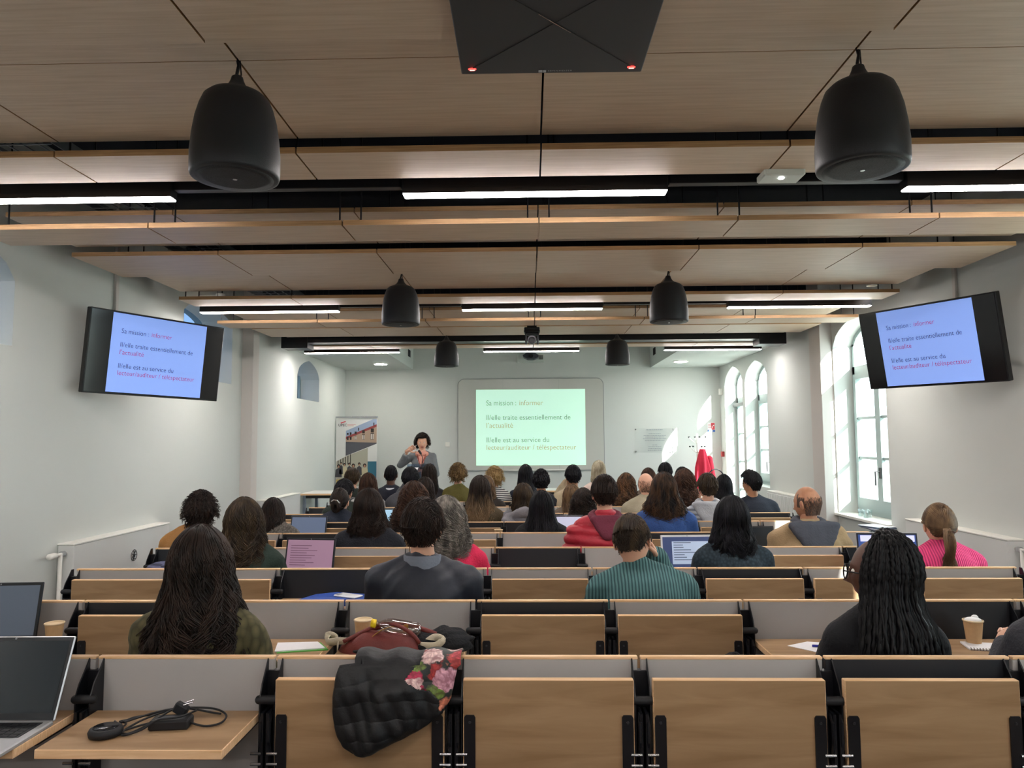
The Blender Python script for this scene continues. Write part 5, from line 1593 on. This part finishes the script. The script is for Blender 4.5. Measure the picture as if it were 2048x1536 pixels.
    if g.get('hoodm'):   # hood lying on the back as a part of its own
        mb = MB()
        for a in np.linspace(-2.3, 2.3, 13):
            mb.ell((xs + .088 * math.sin(a), ys - .01 - .078 * math.cos(a), zs + .062 - .022 * math.cos(a)), (.036, .034, .034), 10, 8)
        for i_ in range(6):
            t_ = i_ / 5; hs = g.get('hs', 1.0); ww = (.125 * (1 - t_) ** .7 + .02) * hs
            mb.cap((xs - ww, ys - .085 - .045 * t_ - e * .6, zs + .035 - .155 * t_ * hs + .02 * (1 - t_)), (xs + ww, ys - .085 - .045 * t_ - e * .6, zs + .035 - .155 * t_ * hs + .02 * (1 - t_)), .030 - .006 * t_)
        v, no, f = remesh(mb, min(vox, .014), 3)
        v = garment_disp(v, no, {'fold': .005}, r_)
        o = MB(); o.add(v, f); o.obj('hood', g['hoodm'], body, smooth=True)
    if g.get('scarf'):
        mb = MB()
        mb.cap((xs - .12, ys - .06, zs - .01), (xs + .03, ys - .10, zs + .05), .045, .05); mb.cap((xs + .03, ys - .10, zs + .05), (xs + .15, ys - .04, zs - .02), .05, .045)
        mb.cap((xs - .15, ys - .09, zs - .04), (xs + .10, ys - .135, zs - .13), .04, .05)
        v, no, f = remesh(mb, .014, 2); v = garment_disp(v, no, {'fold': .007}, r_)
        o = MB(); o.add(v, f); o.obj('shawl', g['scarf'], body, smooth=True)
    if hair_: hair(body, hair_, Mh, near, seed)
    body['_'] = 0
    del body['_']
    return body, Mh
TROU = fab('dark_trousers', '#22252e')
def chin_hand(el, wr, xs, ys, zs, sw, hx, yh, hz):
    el[1] = (xs + sw + .06, ys + .16, zs - .24); wr[1] = (hx + .13, yh + .10, hz - .09)
def raised_left(el, wr, xs, ys, zs, sw, hx, yh, hz):
    el[0] = (xs - sw - .06, ys + .12, zs - .20); wr[0] = (hx - .08, yh + .12, hz - .08)
def f_(**k): return k
P = person
P('olive', 0, -1.127, 2.55, 1.297, hair_=f_(style='long', m=H_DKB, L=.37, puff=.020, w1=.165, wave=.011, freq=3.2, frizz=.006, dens=1.3, cr=.005, turns=6),
  g=f_(m=fab('olive_cable', '#5b5539', 'knit', nscale=26, stretch=(1.6, 1.6, .8), col2='#39351f', dist=.02), e=.024, fold=.006), w=1.05,
  label='woman with long wavy dark hair in an olive cable-knit sweater, seated at lower left')
b, Mh = P('braids', 0, 1.175, 2.55, 1.265, skin='dark', yaw=.95, hair_=f_(style='braids', m=hm('jet_black', '#08080a', '#131216'), L=.33, puff=.020, w1=.15),
  g=f_(m=fab('black_top', '#121318'), e=.012, fold=.004), w=.95,
  label='woman with black braids and round glasses in a black top, seated at lower right')
gl = MB()
for s in (-1, 1):
    gl.tube([(s * .034 + .027 * math.cos(a), .104, .004 + .024 * math.sin(a)) for a in np.linspace(0, 2 * PI, 22)], .0024, 6)
    gl.tube([(s * .061, .104, .010), (s * .074, .08, .010), (s * .082, .0, .004)], .0026, 6)
gl.tube([(-.008, .105, .008), (.008, .105, .008)], .002, 6)
go = gl.obj('glasses', BLACKM, b); go.matrix_local = Mh
for s in (-1, 1):
    ln_ = MB().lathe([(.026, 0), (.0255, .001)], 20, M=Matrix.Translation((s * .034, .104, .004)) @ Matrix.Rotation(-PI / 2, 4, 'X')); lo_ = ln_.obj('lens', glassmat('spectacle_lens', (.95, .96, .96), .12), go)
P('charcoal', 0, 1.80, 2.53, 1.253, sex='m', hair_=f_(style='short', m=H_DKB), g=f_(m=fab('charcoal_wool', '#34353b'), e=.022), label='person in a charcoal jacket beside the spiral notebook, mostly outside the frame')
P('navyjacket', 1, -.488, 3.40, 1.320, sex='m', hair_=f_(style='short', m=H_DKB, puff=.020, lift=.10, top=.07, sweep=.8), w=1.08,
  g=f_(m=fab('navy_nylon', '#1b202c', rough=.55, bump=.2, bscale=20), e=.036, fold=.013, coll=(fab('grey_collar', '#6d7480'), .055), cr0=.080, n='jacket'),
  label='man with short dark hair in a navy jacket with raised grey collar')
b, Mh = P('teal', 1, .475, 3.50, 1.235, sex='m', yaw=-.25, pitch=.45, hx=-.09, roll=-.12, hair_=f_(style='short', m=H_BRN, puff=.010, lift=.04, len=.8), w=1.1,
  g=f_(m=fab('teal_rib', '#567e7e', 'ribs', nscale=22, col2='#2f4f52'), e=.022, fold=.005), pose=chin_hand,
  label='man in a teal ribbed sweater bending his head over his desk')
P('greencoat', 2, -1.635, 4.25, 1.266, hair_=f_(style='long', m=H_BRN, L=.33, puff=.020, w1=.13, wave=.012, frizz=.006, cr=.007, turns=5), hx=-.04, w=1.0,
  g=f_(m=fab('forest_green', '#26362f'), e=.024, n='coat'), label='woman with long brown wavy hair in a dark green coat beside a laptop')
P('greycurl', 2, -.475, 4.25, 1.270, hair_=f_(style='long', m=H_GRY, L=.20, puff=.022, w1=.12, wave=.010, freq=5, frizz=.006, cr=.013, turns=6), w=1.0, hx=-.06,
  g=f_(m=fab('crimson', '#d02650'), e=.016), label='person with grey curly hair in a crimson top, partly behind the navy jacket man')
P('darkbob', 2, 1.138, 4.25, 1.263, hair_=f_(style='long', m=H_BLK, L=.20, puff=.018, w1=.125, wave=.006, frizz=.004), w=1.05,
  g=f_(m=fab('petrol_knit', '#2b3b45', 'knit', nscale=60, col2='#18242c'), e=.024), label='woman with a black bob in a dark petrol knitted sweater')
P('pink', 2, 2.308, 4.28, 1.214, yaw=-.2, pitch=.12, hair_=f_(style='pony', m=H_LBR, puff=.010, L=.26), w=1.08, hx=-.02,
  g=f_(m=fab('pink_rib', '#f0508a', 'ribs', nscale=26, col2='#c02f66'), e=.020, fold=.004), label='woman with a light brown ponytail in a bright pink ribbed sweater')
P('mustard', 3, -2.283, 5.13, 1.248, sex='m', yaw=.3, hair_=f_(style='curly', m=H_DKB, puff=.028, curl=.030, cr=.006), hx=.10,
  g=f_(m=fab('mustard', '#a87844'), e=.02, n='jacket'), label='man with dark curly hair in a mustard jacket by the left radiator')
P('blackcoat', 3, -1.104, 5.10, 1.262, hair_=f_(style='long', m=H_DKB, L=.19, puff=.022, w1=.13, wave=.010, frizz=.008), w=1.06,
  g=f_(m=fab('black_coat', '#141720'), e=.036, fold=.010, n='coat'), label='woman with brown shoulder-length hair in a thick black coat')
P('puffer', 3, .506, 5.08, 1.347, sex='m', hair_=f_(style='short', m=H_DKB, puff=.014, lift=.05), w=1.04,
  g=f_(m=fab('red_puffer', '#b02c3c', rough=.5, bump=.25, bscale=50), e=.036, fold=.004, puffer=True, n='puffer_jacket', hoodm=fab('burgundy_hood', '#6a2a3c'), hs=.55),
  label='man with short dark hair in a red puffer jacket with a burgundy hood')
P('bald', 3, 1.879, 5.10, 1.262, sex='m', skin='tan', yaw=.6, pitch=.1, hair_=f_(style='bald', m=H_STB, puff=.002), w=1.12,
  g=f_(m=fab('sand_corduroy', '#a8906e', bump=.3), e=.034, fold=.012, n='jacket', hoodm=fab('slate_hood', '#4b4f59')), label='bald man in a sand-coloured jacket with a dark grey hood')
P('greycard', 4, -2.086, 6.03, 1.128, pitch=.25, hair_=f_(style='long', m=H_DKB, L=.16, puff=.014, w1=.10, wave=.006), w=.95, hx=-.06,
  g=f_(m=fab('grey_boucle', '#6b655e', 'knit', nscale=70, col2='#45413c'), e=.030), label='woman with dark straight hair in a grey-brown knitted cardigan by the left wall')
P('redcurl', 4, -.927, 5.95, 1.264, hair_=f_(style='long', m=H_RED, L=.22, puff=.026, w1=.15, wave=.010, freq=6, frizz=.006, cr=.015, turns=7), g=f_(m=fab('dark_brown', '#2b2420'), e=.018),
  label='person with full reddish-brown curls behind the navy jacket man')
P('blacklong', 4, .093, 5.95, 1.184, hair_=f_(style='long', m=H_BLK, L=.38, puff=.016, w1=.17, wave=.004, frizz=.004, dens=1.4), g=f_(m=fab('black_wool', '#15161a'), e=.022), w=1.0,
  label='woman with very long straight black hair in black, centre of the hall')
P('blue', 4, 1.065, 5.95, 1.326, hair_=f_(style='long', m=hm('dark_with_brown', '#22201f', '#6b4e38'), L=.24, puff=.022, w1=.16, wave=.014, freq=4, frizz=.009), w=1.22,
  g=f_(m=fab('royal_blue', '#34548f'), e=.024, fold=.008), label='woman with dark shoulder-length hair in a blue sweatshirt')
b, Mh = P('clip', 5, -1.747, 6.83, 1.157, hair_=f_(style='bun', m=H_DKB, puff=.012), g=f_(m=fab('navy_knit', '#1d2433'), e=.022), w=1.05,
  label='woman with dark hair held up by a silver clip, in navy')
c_ = MB(); c_.tube([(-.035, -.165, .02), (-.01, -.172, .035), (.02, -.172, .03), (.04, -.163, .005)], .006, 6)
co = c_.obj('hair_clip', CHROME, b); co.matrix_local = Mh
P('ombre', 5, -.454, 6.80, 1.267, hair_=f_(style='long', m=H_OMB, L=.36, puff=.016, w1=.15, wave=.012, frizz=.005), w=1.1,
  g=f_(m=fab('olive_brown_suede', '#4b3f2b'), e=.022, n='jacket'), label='woman with long brown-to-blond hair in an olive-brown jacket')
P('shawl', 5, -.057, 6.80, 1.197, hair_=f_(style='long', m=H_BRN, L=.15, puff=.014, w1=.11), yaw=-.3, hx=.05,
  g=f_(m=fab('grey_wool', '#7c7b80'), e=.024, scarf=fab('grey_shawl', '#86848a')), label='woman with chin-length brown hair wrapped in a grey shawl')
P('hoodie', 5, 1.61, 6.80, 1.279, sex='m', hair_=f_(style='short', m=H_BRN, puff=.016, lift=.06), w=.98,
  g=f_(m=fab('grey_striped', '#a8aeb6', 'stripes', nscale=8, col2='#6f757e'), e=.026, hoodm=fab('light_grey_hood', '#b0b4ba')), label='young man in a light grey striped hooded sweatshirt')
P('dkcurl', 5, .484, 6.80, 1.149, hair_=f_(style='long', m=H_DKB, L=.22, puff=.02, w1=.12, wave=.01, freq=6, frizz=.005, cr=.012, turns=7), g=f_(m=fab('black_top', '#121318')),
  label='woman with dark curly hair leaning between the red puffer jacket and the black hair')
P('lightwavy', 6, .43, 7.65, 1.132, hair_=f_(style='long', m=H_LBR, L=.28, puff=.014, w1=.11, wave=.012), g=f_(m=fab('taupe', '#6a5c50')), label='woman with long light brown wavy hair in front of the beige jacket')
P('quiff', 6, 2.252, 7.63, 1.261, sex='m', skin='tan', yaw=.55, hair_=f_(style='quiff', m=H_BLK, puff=.014, lift=.05), w=1.05, hx=-.06,
  g=f_(m=fab('dark_navy', '#1c2330'), e=.024, n='jacket'), label='man with a black quiff in a dark navy jacket looking left')
P('earman', 6, -1.911, 7.65, 1.199, sex='m', yaw=-.2, hair_=f_(style='short', m=H_BLK, puff=.022, lift=.06), g=f_(m=fab('dark_green', '#232c26')), label='dark-haired man with one ear visible behind the silver hair clip')
P('dk850', 6, -1.078, 7.65, 1.216, hair_=f_(style='long', m=H_DKB, L=.2, puff=.014, w1=.11), g=f_(m=fab('black_top', '#121318')), label='person with smooth dark hair between the red curls and the dark leather jacket')
P('browncurl', 6, 1.578, 7.65, 1.289, hair_=f_(style='long', m=H_RED, L=.30, puff=.020, w1=.15, wave=.010, freq=5, frizz=.005, cr=.012, turns=6), g=f_(m=fab('plum', '#3b2b33')), label='woman with long brown curly hair left of the striped hoodie')
P('balding', 6, 1.186, 7.65, 1.245, sex='m', yaw=.3, hair_=f_(style='bald', m=H_STB, puff=.002), w=1.02,
  g=f_(m=fab('beige_anorak', '#a39b85'), e=.028, n='jacket'), label='balding man in a beige-grey jacket behind the blue sweatshirt')
P('redbrown', 7, -1.848, 8.50, 1.224, hair_=f_(style='long', m=H_RED, L=.15, puff=.020, w1=.11, wave=.01), g=f_(m=fab('pale_grey', '#a9a8a6')), label='person with reddish-brown short hair in a pale grey sweater')
P('greysuit', 7, -1.365, 8.50, 1.290, sex='m', hair_=f_(style='short', m=H_BLK, puff=.024), hx=.05, w=1.12, pose=raised_left,
  g=f_(m=fab('grey_suit', '#4a4b51'), e=.022, n='jacket'), label='black-haired man in a grey suit jacket with a hand at his face')
P('blondbrown', 7, -.493, 8.50, 1.189, hair_=f_(style='long', m=H_LBR, L=.15, puff=.014, w1=.10, wave=.012), g=f_(m=fab('dark_brown', '#2b2420')), label='person with tousled light brown hair behind the ombre hair')
P('blackcurl', 7, .130, 8.48, 1.261, sex='m', skin='tan', hair_=f_(style='curly', m=H_BLK, puff=.020, curl=.012, cr=.005, drop=0), w=.92, g=f_(m=fab('black_denim', '#23262e'), coll=(fab('grey_collar', '#6d7480'), .02)), label='man with short black curls and a grey collar')
P('beige', 7, .494, 8.48, 1.304, sex='m', skin='tan', hair_=f_(style='short', m=H_BLK, puff=.016), w=1.08, pose=raised_left,
  g=f_(m=fab('beige_cotton', '#b5a68a'), e=.028, fold=.012, n='jacket'), label='black-haired man in a beige jacket below the projected slide')
P('brownjacket', 7, 1.093, 8.48, 1.211, hair_=f_(style='long', m=hm('wavy_chestnut', '#3a2a22', '#8a6444'), L=.30, puff=.016, w1=.13, wave=.01, freq=6, frizz=.005, cr=.012, turns=5), hx=-.05, w=1.05,
  g=f_(m=fab('dark_brown_jacket', '#31272a'), n='jacket'), label='woman with long chestnut waves in a dark brown jacket')
P('dklong', 7, 2.198, 8.50, 1.187, hair_=f_(style='long', m=H_BLK, L=.30, puff=.014, w1=.11), hx=.05, g=f_(m=fab('black_top', '#121318')), label='woman with long dark hair right of the striped hoodie')
P('brown705', 8, -2.231, 9.33, 1.254, sex='m', hair_=f_(style='short', m=H_BRN, puff=.022), g=f_(m=fab('dark_green', '#232c26')), label='brown-haired person in front of the roll-up banner')
P('whitecollar', 8, -1.744, 9.33, 1.283, sex='m', skin='dark', hair_=f_(style='short', m=H_BLK, puff=.004, lift=.01), w=1.12,
  g=f_(m=fab('navy_pullover', '#1f2230'), e=.020, coll=(mat('white_shirt', '#dfe1e6', .7), .025)), label='man with cropped black hair, white shirt collar and navy pullover')
P('leather', 8, -1.258, 9.33, 1.299, hair_=f_(style='long', m=H_DKB, L=.36, puff=.016, w1=.12, wave=.004), hx=-.04, g=f_(m=fab('black_leather', '#1d1c22', rough=.4)), label='woman with long dark hair in black leather, in front of the lectern')
P('olivecurl', 8, -.899, 9.33, 1.309, hair_=f_(style='curly', m=hm('dark_blond', '#5a452c', '#9a7d52'), puff=.026, curl=.03, cr=.007), w=1.06,
  g=f_(m=fab('olive_jacket', '#625c2c'), e=.022, n='jacket'), label='person with dark blond curls in an olive green jacket')
P('stripes', 8, -.440, 9.33, 1.263, hair_=f_(style='curly', m=H_BLD, puff=.028, curl=.034, cr=.009), w=1.05, hx=-.03,
  g=f_(m=fab('striped_jersey', '#dcd9d4', 'stripes', nscale=14, col2='#23242c'), e=.018, fold=.002), label='person with frizzy blond hair in a black and white striped top')
P('longblack', 8, -.051, 9.33, 1.286, hair_=f_(style='long', m=H_BLK, L=.36, puff=.012, w1=.12, wave=.003), g=f_(m=fab('navy_knit', '#1d2433')), label='woman with long straight black hair just below the slide, left')
P('redglasses', 8, 1.478, 9.33, 1.235, hair_=f_(style='long', m=H_RED, L=.14, puff=.014, w1=.10), g=f_(m=fab('taupe', '#6a5c50')), label='person with auburn hair mostly hidden behind the balding man')
P('dkman', 9, 1.845, 10.18, 1.277, sex='m', hair_=f_(style='short', m=H_BLK, puff=.020), g=f_(m=fab('dark_navy', '#1c2330')), label='dark-haired man whose head tops the group below the plaque')
P('blondpink', 9, .941, 10.18, 1.309, hair_=f_(style='long', m=H_PLB, L=.17, puff=.014, w1=.10), hx=.05, g=f_(m=fab('pale_pink', '#d5bfb6')), label='woman with pale blond hair in a pale pink top, right of the slide')
P('tiny', 8, 1.90, 9.33, 1.245, sex='m', hair_=f_(style='short', m=H_BLK), g=f_(m=fab('dark_navy', '#1c2330')), label='dark-haired person barely visible above the brown curls')

# the presenter, standing and facing the audience
def presenter():
    X0, Y0 = -1.62, 11.2; zf = zfl(Y0)
    top = 1.70 - zf; hz = top - .142; zs = hz - .205
    mb = MB(); e = 0
    sw = .155
    A = [((-sw, 0, zs), (-.315, .03, zs - .17), (-.11, .19, hz - .115)), ((sw, 0, zs), (.225, .02, zs - .28), (.15, .24, zs - .36))]
    # built facing +Y, then turned to face the camera; her right arm (screen left) is raised
    def trunk(mb, e, skin_):
        mb.ell((0, 0, .98), (.165 + e, .12 + e, .14 + e), 16, 10); mb.ell((0, 0, zs - .30), (.125 + e, .095 + e, .17 + e), 16, 10)
        mb.ell((0, .01, zs - .13), (.150 + e, .11 + e, .16 + e), 16, 10); mb.cap((-sw, 0, zs - .015), (sw, 0, zs - .015), .048 + e, .048 + e)
        for s in (-1, 1): mb.cap((s * .02, 0, zs + .05), (s * sw * .95, 0, zs), .04 + e * .5, .04 + e)
        for sh, el, wr in B: 
            mb.cap(sh, el, .044 + e, .038 + e)
            w_ = np.array(wr) if skin_ else np.array(el) + (np.array(wr) - np.array(el)) * .62
            mb.cap(el, w_, .036 + e, (.025 if skin_ else .031) + e)
        if skin_:
            mb.cap((0, 0, zs), (0, .0, hz - .06), .052, .048)
            for s in (-1, 1): mb.cap((s * .085, 0, .93), (s * .09, .01, .50), .08, .055); mb.cap((s * .09, .01, .50), (s * .09, -.02, .09), .053, .038)
    B = [((sw, 0, zs), (.33, .05, zs - .13), (.19, .15, hz - .115)), ((-sw, 0, zs), (-.215, .04, zs - .27), (-.14, .25, zs - .35))]
    trunk(mb, -.004, True)
    v, no, f = remesh(mb, .014, 4)
    out = MB(); out.add(v, f)
    Mh = Matrix.Translation((0, .01, hz)) @ Matrix.Rotation(.12, 4, 'Z') @ Matrix.Rotation(-.08, 4, 'X')
    out.add(HEAD.verts(), HEAD.f, HEAD.m, Mh)
    for s, (sh, el, wr) in zip((1, -1), B):
        up_ = (0, 0, 1) if s < 0 else (0, -1, .3)
        d_ = (Vector(wr) - Vector(el)) if s < 0 else Vector((-.75, .1, .45))
        hg = hand_geo(s, .55 if s > 0 else .4); out.add(hg.verts(), hg.f, 0, align_hand(wr, d_, up_))
    for s in (-1, 1): out.cap((s * .09, -.04, .04), (s * .10, .14, .03), .04, .033, 12, mi=4)
    b = out.obj('person', [SKIN['light'], LIP, EYEW, EYED, BLACKM], loc=(X0, Y0, zf), rot=(0, 0, PI), smooth=True)
    tag(b, 'presenter in a grey v-neck sweater standing at the lectern with one hand raised', 'person')
    mb = MB(); trunk(mb, .014, False)
    v, no, f = remesh(mb, .013, 3)
    # v-neck: open the front where the collar would be
    keep = ~((v[:, 1] > .02) & (v[:, 2] > zs - .16) & (np.abs(v[:, 0]) < (v[:, 2] - (zs - .16)) * .42))
    ff = [q for q in f if all(keep[i] for i in q)]
    v = garment_disp(v, no, {'fold': .005}, np.random.RandomState(3))
    o = MB(); o.add(v, ff); so = o.obj('sweater', fab('mid_grey_jersey', '#6c7072'), b, smooth=True)
    sh_ = MB(); sh_.ell((0, .015, zs - .12), (.13, .108, .15), 18, 12); sh_.cap((-.06, .03, zs + .03), (.06, .03, zs + .03), .045, .045)
    sh_.obj('blouse', fab('salmon_blouse', '#d89a86'), b, smooth=True)
    ly = MB()
    for s in (-1, 1): ly.tube([(s * .055, .0, zs + .07), (s * .062, .075, zs + .03), (s * .035, .128, zs - .06), (0, .138, zs - .16)], .004, 6)
    ly.obj('lanyard', fab('dark_red_lanyard', '#8c3032'), b)
    mb = MB()
    for s in (-1, 1): mb.cap((s * .085, 0, .95), (s * .09, .01, .50), .098, .072); mb.cap((s * .09, .01, .50), (s * .09, -.02, .10), .070, .055)
    mb.ell((0, 0, .97), (.18, .135, .13), 14, 8)
    v, no, f = remesh(mb, .02, 3); o = MB(); o.add(v, f); o.obj('trousers', TROU, b, smooth=True)
    hair(b, dict(style='curly', m=H_DKB, puff=.026, curl=.034, cr=.009, dens=1.5, hl=.64), Mh, True, 5)
presenter()
